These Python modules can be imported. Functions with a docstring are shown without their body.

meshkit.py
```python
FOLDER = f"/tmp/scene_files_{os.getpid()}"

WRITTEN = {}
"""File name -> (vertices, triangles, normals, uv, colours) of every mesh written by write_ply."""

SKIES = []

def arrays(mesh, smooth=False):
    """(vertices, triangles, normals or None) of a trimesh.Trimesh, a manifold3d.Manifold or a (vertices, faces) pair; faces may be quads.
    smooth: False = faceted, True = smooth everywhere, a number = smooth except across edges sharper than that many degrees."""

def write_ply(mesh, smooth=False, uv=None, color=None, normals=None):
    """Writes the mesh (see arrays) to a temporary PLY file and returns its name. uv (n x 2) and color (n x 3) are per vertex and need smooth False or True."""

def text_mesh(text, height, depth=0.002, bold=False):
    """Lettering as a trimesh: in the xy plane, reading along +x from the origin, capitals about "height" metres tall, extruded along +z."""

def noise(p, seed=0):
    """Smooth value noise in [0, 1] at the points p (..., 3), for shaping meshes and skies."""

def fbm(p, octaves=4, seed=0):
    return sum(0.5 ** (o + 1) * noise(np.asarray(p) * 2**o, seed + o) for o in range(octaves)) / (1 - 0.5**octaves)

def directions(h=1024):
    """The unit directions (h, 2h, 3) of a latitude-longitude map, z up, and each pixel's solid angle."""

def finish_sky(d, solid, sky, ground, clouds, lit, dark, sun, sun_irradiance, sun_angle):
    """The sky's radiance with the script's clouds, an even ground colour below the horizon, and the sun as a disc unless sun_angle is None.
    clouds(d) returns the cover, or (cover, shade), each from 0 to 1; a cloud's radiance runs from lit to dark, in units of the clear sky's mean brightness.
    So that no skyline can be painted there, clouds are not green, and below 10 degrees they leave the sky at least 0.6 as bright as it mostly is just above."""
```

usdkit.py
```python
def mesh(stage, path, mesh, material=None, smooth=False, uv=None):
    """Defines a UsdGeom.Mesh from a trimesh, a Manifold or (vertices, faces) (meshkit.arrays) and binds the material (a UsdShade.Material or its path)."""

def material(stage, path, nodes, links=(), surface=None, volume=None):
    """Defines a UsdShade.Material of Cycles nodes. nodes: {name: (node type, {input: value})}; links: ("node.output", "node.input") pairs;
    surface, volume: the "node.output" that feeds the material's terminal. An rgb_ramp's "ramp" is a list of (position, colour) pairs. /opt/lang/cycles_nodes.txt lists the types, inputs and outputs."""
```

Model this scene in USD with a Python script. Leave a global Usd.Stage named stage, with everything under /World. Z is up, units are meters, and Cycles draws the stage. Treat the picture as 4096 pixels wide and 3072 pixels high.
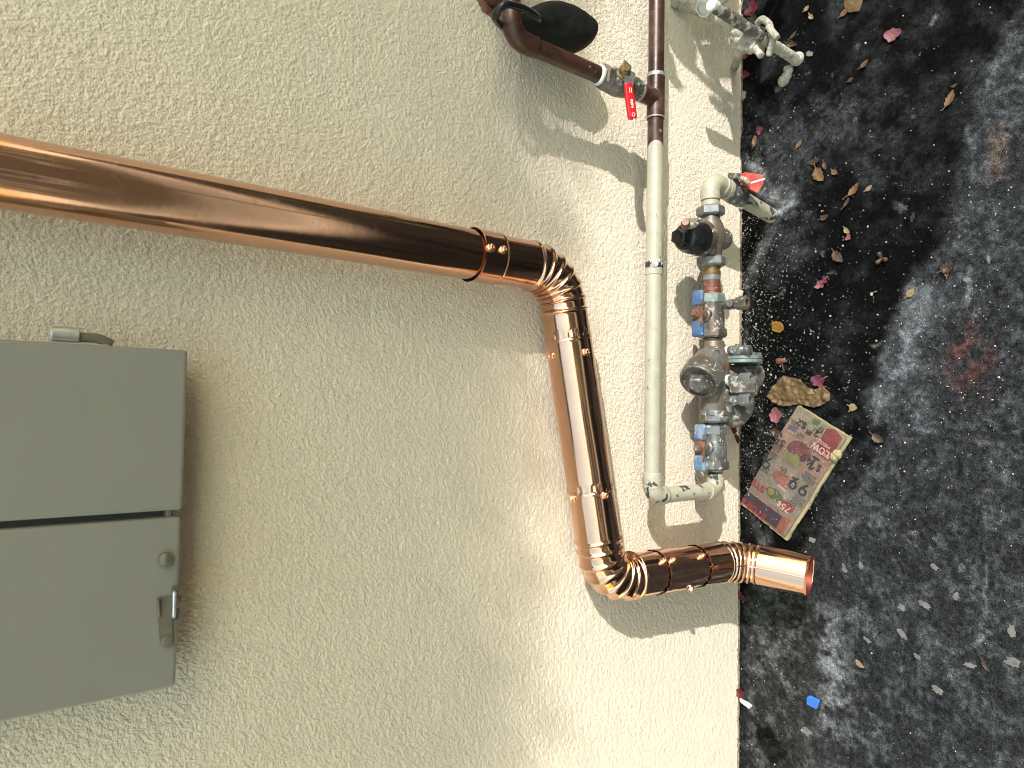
import math, numpy as np, trimesh, manifold3d as m3, usdkit, meshkit
from pxr import Usd, UsdGeom, UsdLux, UsdShade, Sdf, Gf, Vt
from shapely.geometry import Polygon, Point, LineString
from shapely import contains_xy

stage = Usd.Stage.CreateInMemory()
UsdGeom.SetStageUpAxis(stage, UsdGeom.Tokens.z)
UsdGeom.SetStageMetersPerUnit(stage, 1.0)
UsdGeom.Xform.Define(stage, '/World')
stage.SetDefaultPrim(stage.GetPrimAtPath('/World'))
def V(*a): return np.array(a, float)
V2 = V
PI = math.pi
MATS = '/World/Looks/'

# ------------------------------------------------------------------ camera, sky, sun, exposure
cam = UsdGeom.Camera.Define(stage, '/World/camera')
cam.AddTransformOp().Set(Gf.Matrix4d(*[float(x) for r in ((0.016968, -0.607224, -0.794349, 0.000000), (0.999214, -0.018169, 0.035233, 0.000000), (-0.035827, -0.794323, 0.606439, 0.000000), (0.000000, -0.906205, 1.300000, 1.000000)) for x in r]))
cam.CreateHorizontalApertureAttr(36.0); cam.CreateVerticalApertureAttr(27.0)
cam.CreateFocalLengthAttr(36.0 * 2840 / 4096)
cam.CreateClippingRangeAttr(Gf.Vec2f(0.05, 500))
cam.CreateFStopAttr(9.0); cam.CreateFocusDistanceAttr(1.22)
cam.CreateExposureAttr(1.7)

TO_SUN = np.array([0.60, -0.50, 0.66]); TO_SUN = TO_SUN / np.linalg.norm(TO_SUN)
elev = math.asin(TO_SUN[2]); rot = math.atan2(TO_SUN[0], TO_SUN[1])
usdkit.material(stage, MATS + 'sky', {'s': ('sky_texture', {'sky_type': 'single_scattering', 'sun_disc': False, 'sun_elevation': elev, 'sun_rotation': rot, 'aerosol_density': 1.0, 'air_density': 3.5}),
                                      'b': ('background_shader', {'strength': 0.15})}, [('s.color', 'b.color')], surface='b.background')
dome = UsdLux.DomeLight.Define(stage, '/World/sky')
UsdShade.MaterialBindingAPI.Apply(dome.GetPrim()).Bind(UsdShade.Material.Get(stage, MATS + 'sky'))
dome.GetPrim().SetCustomDataByKey('kind', 'structure')
sun = UsdLux.DistantLight.Define(stage, '/World/sun')
sun.CreateNormalizeAttr(True); sun.CreateIntensityAttr(0.56); sun.CreateAngleAttr(0.55); sun.CreateColorAttr(Gf.Vec3f(1.0, 0.985, 0.955))
sun.AddTransformOp().Set(Gf.Matrix4d(1).SetRotate(Gf.Rotation(Gf.Vec3d(0, 0, 1), Gf.Vec3d(*[float(x) for x in TO_SUN]))))

# ------------------------------------------------------------------ helpers
used = {}
def numbered(path):
    k = used.get(path, 0); used[path] = k + 1
    return path if k == 0 else f'{path}_{k:03d}'
BASE = {}
def tag(p, label=None, cat=None, group=None, kind=None):
    for k, v in (('label', label), ('category', cat), ('group', group), ('kind', kind)):
        if v: p.SetCustomDataByKey(k, v)
    return p
def thing(name, label, cat, base=(0, 0, 0), group=None):
    x = UsdGeom.Xform.Define(stage, numbered('/World/' + name))
    x.AddTranslateOp().Set(Gf.Vec3d(*[float(b) for b in base]))
    BASE[str(x.GetPath())] = np.array(base, float)
    return tag(x.GetPrim(), label, cat, group)
def part(parent, name, mesh, mat, smooth=35, label=None, col=None, kind=None):
    pp = str(parent.GetPath()) if parent is not None else '/World'
    b = BASE.get(pp, np.zeros(3))
    if isinstance(mesh, (list, tuple)) and not (len(mesh) == 2 and isinstance(mesh[0], np.ndarray)): mesh = trimesh.util.concatenate(mesh)
    if hasattr(mesh, 'to_mesh'):
        q = mesh.to_mesh(); mesh = trimesh.Trimesh(q.vert_properties[:, :3], q.tri_verts, process=False)
    if isinstance(mesh, tuple): mesh = trimesh.Trimesh(mesh[0], mesh[1], process=False)
    mesh = mesh.copy(); mesh.vertices = np.asarray(mesh.vertices) - b
    m = usdkit.mesh(stage, numbered(pp + '/' + name), mesh, MATS + mat, smooth=(True if (col is not None and smooth) else smooth))
    if col is not None:
        UsdGeom.PrimvarsAPI(m).CreatePrimvar('col', Sdf.ValueTypeNames.Color3fArray, 'vertex').Set(Vt.Vec3fArray.FromNumpy(np.asarray(col, np.float32)))
    BASE[str(m.GetPath())] = b
    p = m.GetPrim()
    if label or kind: tag(p, label, kind=kind)
    return p
def nrm(v): v = np.asarray(v, float); return v / np.linalg.norm(v)
def frame(d):
    d = nrm(d); a = np.array([0, 0, 1.0]) if abs(d[2]) < .9 else np.array([1.0, 0, 0])
    u = nrm(np.cross(a, d)); return u, np.cross(d, u), d
def grid_faces(nr, nc, wrap=True):
    i, j = np.meshgrid(np.arange(nr - 1), np.arange(nc if wrap else nc - 1), indexing='ij')
    a = i * nc + j; b = i * nc + (j + 1) % nc
    c = b + nc; d = a + nc
    return np.vstack([np.stack([a, b, c], -1).reshape(-1, 3), np.stack([a, c, d], -1).reshape(-1, 3)])
def lathe(p0, d, prof, n=32, ph=0.0):
    """revolve (distance, radius) pairs about the axis from p0 along d; a zero radius closes it"""
    u, v, w = frame(d); p0 = np.asarray(p0, float)
    t = np.arange(n) / n * 2 * PI + ph
    ring = np.cos(t)[:, None] * u + np.sin(t)[:, None] * v
    vs = np.vstack([p0 + s * w + max(r, 1e-5) * ring for s, r in prof])
    return trimesh.Trimesh(vs, grid_faces(len(prof), n), process=False)
def lathe2(p0, p1, prof, n=32, ph=0.0):
    """as lathe, with distances given as fractions of p0 -> p1"""
    L = np.linalg.norm(np.subtract(p1, p0))
    return lathe(p0, np.subtract(p1, p0), [(s * L, r) for s, r in prof], n, ph)
def rod(p0, p1, r, n=24, c=None):
    L = np.linalg.norm(np.subtract(p1, p0)); c = r * .15 if c is None else c
    return lathe(p0, np.subtract(p1, p0), [(0, 0), (0, r - c), (c, r), (L - c, r), (L, r - c), (L, 0)], n)
def hexa(p0, p1, r, ph=0.0, hole=None, cf=.12):
    L = np.linalg.norm(np.subtract(p1, p0)); c = r * cf
    pr = [(0, 0), (0, r - c), (c, r), (L - c, r), (L, r - c)]
    pr += [(L, hole), (L - .6 * L, hole), (L - .6 * L, 0)] if hole else [(L, 0)]
    return lathe(p0, np.subtract(p1, p0), pr, 6, ph)
def transport(path):
    path = np.asarray(path, float); T = np.gradient(path, axis=0); T /= np.linalg.norm(T, axis=1)[:, None]
    u, v, _ = frame(T[0]); U = [u]
    for i in range(1, len(path)):
        q = U[-1] - T[i] * np.dot(U[-1], T[i]); U.append(nrm(q))
    U = np.array(U); return T, U, np.cross(T, U)
def tube(path, r, n=24, caps=True, fn=None, ends=None):
    """sweep; r number or per point; fn(s, theta, k) adds to the radius"""
    path = np.asarray(path, float); T, U, W_ = transport(path)
    s = np.concatenate([[0], np.cumsum(np.linalg.norm(np.diff(path, axis=0), axis=1))])
    th = np.arange(n) / n * 2 * PI
    rr = np.broadcast_to(np.asarray(r, float).reshape(-1, 1), (len(path), n)).copy()
    D = np.cos(th)[None, :, None] * U[:, None] + np.sin(th)[None, :, None] * W_[:, None]
    if fn is not None: rr = rr + fn(s[:, None], th[None, :], D)
    vs = (path[:, None] + rr[..., None] * D).reshape(-1, 3); f = grid_faces(len(path), n)
    if caps:
        a = len(vs); vs = np.vstack([vs, path[:1], path[-1:]]); j = np.arange(n); k = (j + 1) % n; o = (len(path) - 1) * n
        f = np.vstack([f, np.stack([np.full(n, a), k, j], 1), np.stack([np.full(n, a + 1), o + j, o + k], 1)])
    return trimesh.Trimesh(vs, f, process=False)
def fillet(pts, rad, k=12):
    """round the corners of a polyline"""
    pts = [np.asarray(p, float) for p in pts]; rad = np.broadcast_to(rad, len(pts)); out = [pts[0]]
    for i in range(1, len(pts) - 1):
        a, b, c = pts[i - 1:i + 2]; d0, d1 = nrm(a - b), nrm(c - b); ang = math.acos(np.clip(np.dot(d0, d1), -1, 1))
        t = rad[i] / math.tan(ang / 2); ce = b + nrm(d0 + d1) * rad[i] / math.sin(ang / 2)
        e0, e1 = nrm(b + d0 * t - ce), nrm(b + d1 * t - ce); w = math.acos(np.clip(np.dot(e0, e1), -1, 1))
        for q in np.linspace(0, 1, k + 1): out.append(ce + rad[i] * (math.sin((1 - q) * w) * e0 + math.sin(q * w) * e1) / math.sin(w))
    out.append(pts[-1]); return np.array(out)
def resample(path, step):
    path = np.asarray(path, float); s = np.concatenate([[0], np.cumsum(np.linalg.norm(np.diff(path, axis=0), axis=1))])
    q = np.linspace(0, s[-1], max(3, int(s[-1] / step) + 1)); return np.stack([np.interp(q, s, path[:, k]) for k in range(3)], 1)
def spline(pts, n=40):
    from scipy.interpolate import CubicSpline
    pts = np.asarray(pts, float); s = np.concatenate([[0], np.cumsum(np.linalg.norm(np.diff(pts, axis=0), axis=1))])
    return CubicSpline(s, pts)(np.linspace(0, s[-1], n))
def hull(points, r, n=10):
    s = trimesh.creation.icosphere(2, 1.0).vertices; r = np.broadcast_to(r, len(points))
    return trimesh.convex.convex_hull(np.vstack([np.asarray(p) + s * q for p, q in zip(points, r)]))
def rbox(c, size, r=.002, axes=None):
    h = np.asarray(size) / 2 - r; A = np.eye(3) if axes is None else np.array([nrm(a) for a in axes])
    return hull([np.asarray(c) + (np.array([i, j, k]) * h) @ A for i in (-1, 1) for j in (-1, 1) for k in (-1, 1)], r)
def extrude(poly, depth, o, ax, ay):
    """a shapely polygon or outline laid in the plane (ax, ay) at o, thickened along ax x ay"""
    if isinstance(poly, list): poly = Polygon(poly).buffer(0)
    if hasattr(poly, 'geoms'): return trimesh.util.concatenate([extrude(q, depth, o, ax, ay) for q in poly.geoms if q.geom_type == 'Polygon' and q.area > 1e-8])
    m = trimesh.creation.extrude_polygon(poly, depth, engine='earcut'); ax, ay = nrm(ax), nrm(ay); B = np.array([ax, ay, np.cross(ax, ay)])
    m.vertices = np.asarray(m.vertices) @ B + np.asarray(o); return m
def text(t, h, o, ax, ay, depth=.0004, bold=True):
    m = meshkit.text_mesh(t, h, depth, bold); ax, ay = nrm(ax), nrm(ay); B = np.array([ax, ay, np.cross(ax, ay)])
    m.vertices = np.asarray(m.vertices) @ B + np.asarray(o); return m
def rough(mesh, amp, scale, seed=0):
    """push the vertices along their normals by noise"""
    m = mesh.copy(); m.merge_vertices(); n = np.asarray(m.vertex_normals); m.vertices = m.vertices + n * ((meshkit.fbm(np.asarray(m.vertices) * scale, 3, seed) - .35) * amp)[:, None]; return m
def sm(e0, e1, x): t = np.clip((x - e0) / (e1 - e0), 0, 1); return t * t * (3 - 2 * t)

# ------------------------------------------------------------------ materials
def mat(name, base, rough=.5, metallic=0, layers=(), bump=None, coat=0, spec=.5, rlayers=True, sheen=None, trans=0):
    """base colour, then (colour, scale, from, to[, roughness[, metallic]]) noise layers painted over it; bump (scale, strength, distance)"""
    N_ = {'g': ('geometry', {}), 'p': ('principled_bsdf', {'base_color': base, 'roughness': rough, 'metallic': metallic, 'specular_ior_level': spec, 'coat_weight': coat, 'coat_roughness': .12})}
    L = []; prev = None; pr = pm = None
    for i, l in enumerate(layers):
        c, sc, a, b = l[:4]
        N_[f'n{i}'] = ('noise_texture', {'scale': sc, 'detail': 4.0, 'roughness': .6, 'distortion': .3}); L.append(('g.position', f'n{i}.vector'))
        N_[f'm{i}'] = ('map_range', {'from_min': a, 'from_max': b, 'clamp': True}); L.append((f'n{i}.fac', f'm{i}.value'))
        N_[f'x{i}'] = ('mix_color', {'a': base, 'b': c}); L.append((f'm{i}.result', f'x{i}.fac'))
        if prev: L.append((prev, f'x{i}.a'))
        prev = f'x{i}.result'
        if len(l) > 4:
            N_[f'r{i}'] = ('mix_float', {'a': rough, 'b': l[4]}); L.append((f'm{i}.result', f'r{i}.fac'))
            if pr: L.append((pr, f'r{i}.a'))
            pr = f'r{i}.result'
        if len(l) > 5:
            N_[f'k{i}'] = ('mix_float', {'a': metallic, 'b': l[5]}); L.append((f'm{i}.result', f'k{i}.fac'))
            if pm: L.append((pm, f'k{i}.a'))
            pm = f'k{i}.result'
    if prev: L.append((prev, 'p.base_color'))
    if pr: L.append((pr, 'p.roughness'))
    if pm: L.append((pm, 'p.metallic'))
    if bump:
        N_['bn'] = ('noise_texture', {'scale': bump[0], 'detail': 5.0, 'roughness': .65}); L.append(('g.position', 'bn.vector'))
        N_['b'] = ('bump', {'strength': bump[1], 'distance': bump[2]}); L += [('bn.fac', 'b.height'), ('b.normal', 'p.normal')]
    surf = 'p.BSDF'
    if trans:
        N_['t'] = ('translucent_bsdf', {'color': base}); N_['mc'] = ('mix_closure', {'fac': trans})
        if prev: L.append((prev, 't.color'))
        L += [('p.BSDF', 'mc.closure1'), ('t.BSDF', 'mc.closure2')]; surf = 'mc.closure'
    return usdkit.material(stage, MATS + name, N_, L, surface=surf)
def colmat(name, rough=.8, bump=None, var=None, spec=.3, rvar=None):
    """takes its colour from the mesh's own paint (primvar col), broken up by fine grain"""
    N_ = {'g': ('geometry', {}), 'a': ('attribute', {'attribute': 'col'}), 'p': ('principled_bsdf', {'roughness': rough, 'specular_ior_level': spec})}; L = []
    out = 'a.color'
    for i, (sc, lo, hi, a, b) in enumerate(var or ()):
        N_[f'n{i}'] = ('noise_texture', {'scale': sc, 'detail': 5.0, 'roughness': .62}); N_[f'm{i}'] = ('map_range', {'from_min': a, 'from_max': b, 'to_min': lo, 'to_max': hi, 'clamp': True})
        N_[f'v{i}'] = ('vector_math', {'math_type': 'scale'})
        L += [('g.position', f'n{i}.vector'), (f'n{i}.fac', f'm{i}.value'), (out, f'v{i}.vector1'), (f'm{i}.result', f'v{i}.scale')]; out = f'v{i}.vector'
    L.append((out, 'p.base_color'))
    if rvar:
        N_['rn'] = ('noise_texture', {'scale': rvar[0], 'detail': 5.0}); N_['rm'] = ('map_range', {'from_min': .3, 'from_max': .7, 'to_min': rvar[1], 'to_max': rvar[2], 'clamp': True})
        L += [('g.position', 'rn.vector'), ('rn.fac', 'rm.value'), ('rm.result', 'p.roughness')]
    if bump:
        N_['bn'] = ('noise_texture', {'scale': bump[0], 'detail': 6.0, 'roughness': .7}); N_['b'] = ('bump', {'strength': bump[1], 'distance': bump[2]})
        L += [('g.position', 'bn.vector'), ('bn.fac', 'b.height'), ('b.normal', 'p.normal')]
    return usdkit.material(stage, MATS + name, N_, L, surface='p.BSDF')

# stucco: cream paint over a sprayed, pitted texture
usdkit.material(stage, MATS + 'stucco', {
    'g': ('geometry', {}), 'p': ('principled_bsdf', {'roughness': .85, 'specular_ior_level': .2}),
    'n1': ('noise_texture', {'scale': 3.0, 'detail': 4.0}), 'c': ('rgb_ramp', {'ramp': [(0.3, (.625, .537, .425)), (.7, (.67, .58, .462))]}),
    'n2': ('noise_texture', {'scale': 420.0, 'detail': 2.0, 'roughness': .5, 'distortion': .15}),
    'm2': ('map_range', {'from_min': .34, 'from_max': .60, 'clamp': True}),
    'b': ('bump', {'strength': 1.0, 'distance': .0010}), },
    [('g.position', 'n1.vector'), ('n1.fac', 'c.fac'), ('c.color', 'p.base_color'), ('g.position', 'n2.vector'), ('n2.fac', 'm2.value'), ('m2.result', 'b.height'), ('b.normal', 'p.normal')], surface='p.BSDF')
colmat('ground', .8, (420, .6, .0016), [(420, .25, 1.75, .34, .66), (110, .5, 1.5, .34, .66), (30, .65, 1.35, .3, .7)], .03, (160, .6, .95))
mat('copper', (.69, .42, .295), .11, 1, [((.64, .375, .255), 9, .45, .7, .18), ((.56, .335, .235), 60, .6, .8, .24)], (7, .08, .004))
mat('copper_inside', (.20, .045, .03), .5, .8)
mat('copper_old', (.042, .018, .012), .40, .25, [((.085, .045, .033), 28, .50, .64, .45), ((.24, .24, .225), 60, .655, .71, .8, 0.0), ((.03, .013, .009), 14, .48, .62, .3)], (120, .25, .001))
mat('copper_stained', (.105, .035, .024), .5, .2, [((.17, .06, .032), 45, .5, .62), ((.3, .33, .3), 70, .63, .70, .9, 0.0)], (160, .4, .001))
mat('solder', (.28, .285, .27), .5, .5, [((.25, .2, .16), 60, .5, .6)], (200, .3, .001))
mat('cream_paint', (.29, .268, .205), .5, 0, [((.25, .222, .16), 24, .45, .7), ((.315, .298, .25), 70, .55, .7), ((.12, .115, .11), 55, .685, .70, .5), ((.17, .16, .14), 190, .70, .73)], (90, .16, .0015), coat=.1)
mat('chipped_paint', (.30, .278, .215), .5, 0, [((.235, .205, .145), 30, .45, .65), ((.03, .029, .027), 42, .575, .60, .5), ((.30, .29, .26), 110, .60, .66)], (110, .35, .002))
mat('bronze', (.075, .066, .055), .4, .5, [((.13, .125, .115), 22, .42, .6, .45), ((.16, .095, .055), 16, .56, .68, .5), ((.36, .35, .31), 150, .62, .67, .8, 0.0), ((.33, .30, .24), 55, .62, .68, .8, 0.0)], (140, .35, .0012))
mat('bronze_worn', (.15, .15, .142), .38, .6, [((.085, .08, .072), 26, .45, .6, .45), ((.34, .335, .31), 110, .58, .64, .8, 0.0)], (150, .3, .001))
mat('bronze_brown', (.10, .078, .058), .45, .35, [((.155, .085, .035), 24, .52, .66, .5), ((.12, .115, .105), 40, .5, .62), ((.42, .41, .36), 160, .69, .72, .8, 0.0)], (140, .3, .001))
mat('verdigris', (.12, .145, .13), .5, .2, [((.17, .205, .185), 40, .45, .6), ((.12, .12, .11), 60, .56, .66), ((.7, .69, .63), 150, .69, .72, .8, 0.0)], (140, .3, .001))
mat('zinc', (.155, .157, .155), .45, .5, [((.11, .11, .107), 40, .45, .6, .5), ((.3, .29, .27), 80, .62, .7, .6)], (150, .25, .001))
mat('brass', (.20, .135, .055), .4, .7, [((.16, .11, .06), 60, .45, .6, .5)], (200, .2, .001))
mat('steel', (.15, .135, .105), .42, .5, [((.11, .098, .075), 30, .5, .65, .5)])
mat('galvanised', (.55, .57, .56), .35, 1, [((.42, .44, .44), 60, .48, .6, .45)])
mat('rust', (.10, .042, .024), .8, .1, [((.17, .082, .05), 70, .48, .62), ((.24, .16, .12), 120, .62, .7)], (200, .4, .001))
mat('red_vinyl', (.42, .008, .012), .32, 0, [((.35, .007, .010), 40, .5, .65, .4), ((.66, .4, .38), 90, .72, .74, .6)], coat=.15)
mat('red_faded', (.40, .016, .011), .6, 0, [((.45, .07, .045), 60, .45, .65), ((.7, .45, .38), 200, .68, .72)], (150, .3, .001))
mat('blue_vinyl', (.028, .07, .155), .45, 0, [((.06, .105, .175), 50, .48, .62, .55), ((.62, .64, .66), 150, .68, .71, .8)], (160, .2, .0008))
mat('blue_worn', (.06, .11, .18), .5, 0, [((.15, .185, .23), 60, .42, .6, .6), ((.04, .08, .15), 80, .58, .66), ((.62, .64, .66), 160, .68, .71, .8)], (160, .2, .0008))
mat('black_rubber', (.003, .0031, .0032), .7, 0, [((.010, .0105, .0105), 34, .5, .68, .75)], (40, .18, .003), spec=.22)
mat('black_gloss', (.005, .005, .006), .2, 0, [((.009, .009, .009), 50, .5, .65, .3)], spec=.35)
mat('enamel', (.166, .159, .138), .42, 0, [((.174, .167, .145), 3, .4, .6)], (500, .05, .0005))
mat('enamel_dark', (.06, .06, .052), .6)
mat('crust', (.27, .25, .20), .95, 0, [((.17, .155, .13), 90, .50, .62), ((.41, .385, .315), 50, .5, .65)], (260, .9, .002))
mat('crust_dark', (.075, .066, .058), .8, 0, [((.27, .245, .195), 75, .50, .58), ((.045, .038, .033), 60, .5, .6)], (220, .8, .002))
mat('white_plastic', (.46, .455, .41), .3, 0, [((.6, .58, .5), 40, .55, .7)])
mat('ptfe', (.46, .46, .43), .6)
mat('label_black', (.018, .02, .028), .4, 0, [((.5, .5, .45), 140, .66, .7)])
mat('label_grey', (.42, .46, .50), .45)
mat('white_print', (.75, .7, .68), .5)
mat('steel_screw', (.85, .5, .33), .22, 1)
mat('paper_edge', (.25, .21, .115), .8, 0, [((.18, .145, .075), 70, .45, .65)], (300, .4, .001))
mat('ink_black', (.014, .014, .016), .5)
mat('ink_white', (.30, .20, .17), .7)
mat('ink_red', (.17, .012, .014), .6)
colmat('newsprint', .6, (240, .35, .0012), [(330, .78, 1.15, .3, .7)], .4)
mat('brown_paper', (.085, .05, .019), .55, 0, [((.12, .073, .031), 30, .45, .65), ((.055, .03, .012), 60, .56, .68)], (120, .4, .0015), spec=.35, trans=.1)
mat('leaf_brown', (.11, .052, .018), .5, 0, [((.16, .085, .03), 60, .45, .62), ((.07, .035, .018), 90, .55, .68)], (200, .4, .001), trans=.2)
mat('leaf_dark', (.04, .022, .012), .5, 0, [((.07, .04, .02), 60, .5, .65)], (200, .4, .001), trans=.15)
mat('leaf_pale', (.22, .16, .085), .6, 0, [((.16, .105, .05), 80, .48, .65)], (200, .4, .001), trans=.2)
mat('petal_pink', (.13, .016, .05), .55, 0, [((.18, .05, .085), 90, .5, .65)], trans=.3)
mat('petal_red', (.10, .008, .018), .5, 0, [((.14, .018, .03), 90, .5, .65)], trans=.3)
mat('petal_faded', (.22, .075, .085), .55, 0, [((.17, .045, .05), 90, .5, .65)], trans=.3)
mat('amber_leaf', (.18, .095, .012), .45, 0, [((.13, .06, .01), 90, .5, .65)], trans=.2)
mat('blue_tape', (.016, .085, .32), .6, 0, [((.022, .11, .36), 120, .45, .65)], (400, .3, .0006))
mat('chip_white', (.33, .32, .285), .8)
mat('chip_grey', (.105, .105, .095), .85, 0, [((.07, .07, .066), 120, .45, .6)], (300, .5, .001))
mat('crust_seam', (.17, .14, .095), .9, 0, [((.09, .075, .055), 90, .48, .58)], (250, .8, .002))
mat('plant_green', (.055, .10, .03), .45, trans=.2)
mat('plaster_far', (.66, .60, .49), .85, 0, [((.62, .55, .44), 2, .4, .6)])
mat('plaster_dark', (.095, .08, .065), .85)
mat('roof_tile', (.16, .08, .055), .8)
mat('dark_glass', (.03, .035, .04), .08)
mat('trim_white', (.7, .7, .68), .5)

# ------------------------------------------------------------------ the setting
def axis_grid(lo, hi, step, far):
    c = np.arange(lo, hi + step / 2, step); k = np.geomspace(.05, far, 14)
    return np.concatenate([(lo - k)[::-1], c, hi + k])
# ground: one sheet, fine where the photograph looks, running out to the horizon; stains and dust are painted on it where they lie
gx = axis_grid(-.82, 1.0, .0032, 60); gy = axis_grid(-.62, .012, .0032, 60)
XX, YY = np.meshgrid(gx, gy, indexing='ij'); gp = np.stack([XX, YY, np.zeros_like(XX)], -1).reshape(-1, 3)
fb = lambda s, seed, o=4: meshkit.fbm(gp * s, o, seed)
n1, n2, n3, n4 = fb(9, 1), fb(38, 2), fb(120, 3, 3), fb(4, 4)
warp = np.stack([fb(16, 11) - .5, fb(16, 12) - .5], -1) * .05 + np.stack([fb(70, 13) - .5, fb(70, 14) - .5], -1) * .018
gq = gp[:, :2] + warp
def inside(poly, soft=.02):
    from scipy.spatial import cKDTree
    P = Polygon([p[:2] for p in poly]); ins = contains_xy(P, gq[:, 0], gq[:, 1])
    b = np.array([P.exterior.interpolate(t).coords[0] for t in np.arange(0, P.exterior.length, .006)])
    near = np.zeros(len(gq)) + 9; box_ = (np.abs(gq[:, 0]) < 1.6) & (np.abs(gq[:, 1]) < 1.2)
    near[box_] = cKDTree(b).query(gq[box_])[0]
    return sm(-soft, soft, np.where(ins, near, -near))
def blob(c, rx, ry=None, soft=.35, a=0.0):
    ry = ry or rx; d = gq - np.asarray(c)[:2]; ca, sa = math.cos(a), math.sin(a)
    e = np.hypot((d[:, 0] * ca + d[:, 1] * sa) / rx, (-d[:, 0] * sa + d[:, 1] * ca) / ry)
    return 1 - sm(1 - soft, 1 + soft, e)
# dry grey floor beyond the damp edge
dry = inside([V(0.7448, -0.5837, 0.0000), V(0.6433, -0.5177, 0.0000), V(0.5985, -0.4793, 0.0000), V(0.5475, -0.4612, 0.0000), V(0.5090, -0.4646, 0.0000), V(0.4960, -0.4408, 0.0000), V(0.4689, -0.4332, 0.0000), V(0.4341, -0.4065, 0.0000), V(0.3847, -0.3985, 0.0000), V(0.3233, -0.4060, 0.0000), V(0.2913, -0.3942, 0.0000), V(0.2527, -0.3662, 0.0000), V(0.2595, -0.3499, 0.0000), V(0.2122, -0.3414, 0.0000), V(0.1738, -0.3287, 0.0000), V(0.1396, -0.3115, 0.0000), V(0.1045, -0.2983, 0.0000), V(0.0734, -0.2850, 0.0000), V(0.0420, -0.2578, 0.0000), V(0.0098, -0.2577, 0.0000), V(-0.0173, -0.2714, 0.0000), V(-0.0577, -0.2804, 0.0000), V(-0.1091, -0.2577, 0.0000), V(-0.1546, -0.2153, 0.0000), V(-0.2114, -0.1759, 0.0000), V(-0.2746, -0.1399, 0.0000), V(-0.3503, -0.0285, 0.0000), V(-0.3915, -0.0047, 0.0000), V(-0.7418, 0.0052, 0.0000), V(-0.9613, 0.0068, 0.0000), V(-0.6187, -0.6536, 0.0000), V(0.2286, -0.7140, 0.0000)], .012)
lum = .007 + .030 * sm(.40, .66, n2 * .55 + n1 * .45) + .022 * sm(.5, .7, n3) * sm(.4, .6, n1)
lum = lum * (1 - dry) + dry * (.036 + .026 * sm(.42, .62, n2) * sm(.25, .7, n1) + .050 * sm(.42, .64, n3) * sm(.3, .6, n2) + .012 * n3)
pale = inside([V(0.2118, -0.3456, 0.0000), V(0.2305, -0.3702, 0.0000), V(0.2000, -0.4093, 0.0000), V(0.1487, -0.3658, 0.0000), V(0.0804, -0.3452, 0.0000), V(0.0282, -0.3113, 0.0000), V(-0.0127, -0.2714, 0.0000), V(0.0282, -0.2577, 0.0000), V(0.0957, -0.2939, 0.0000), V(0.1524, -0.3201, 0.0000)], .02)
lum += pale * (.05 + .11 * sm(.38, .6, n2))
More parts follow.
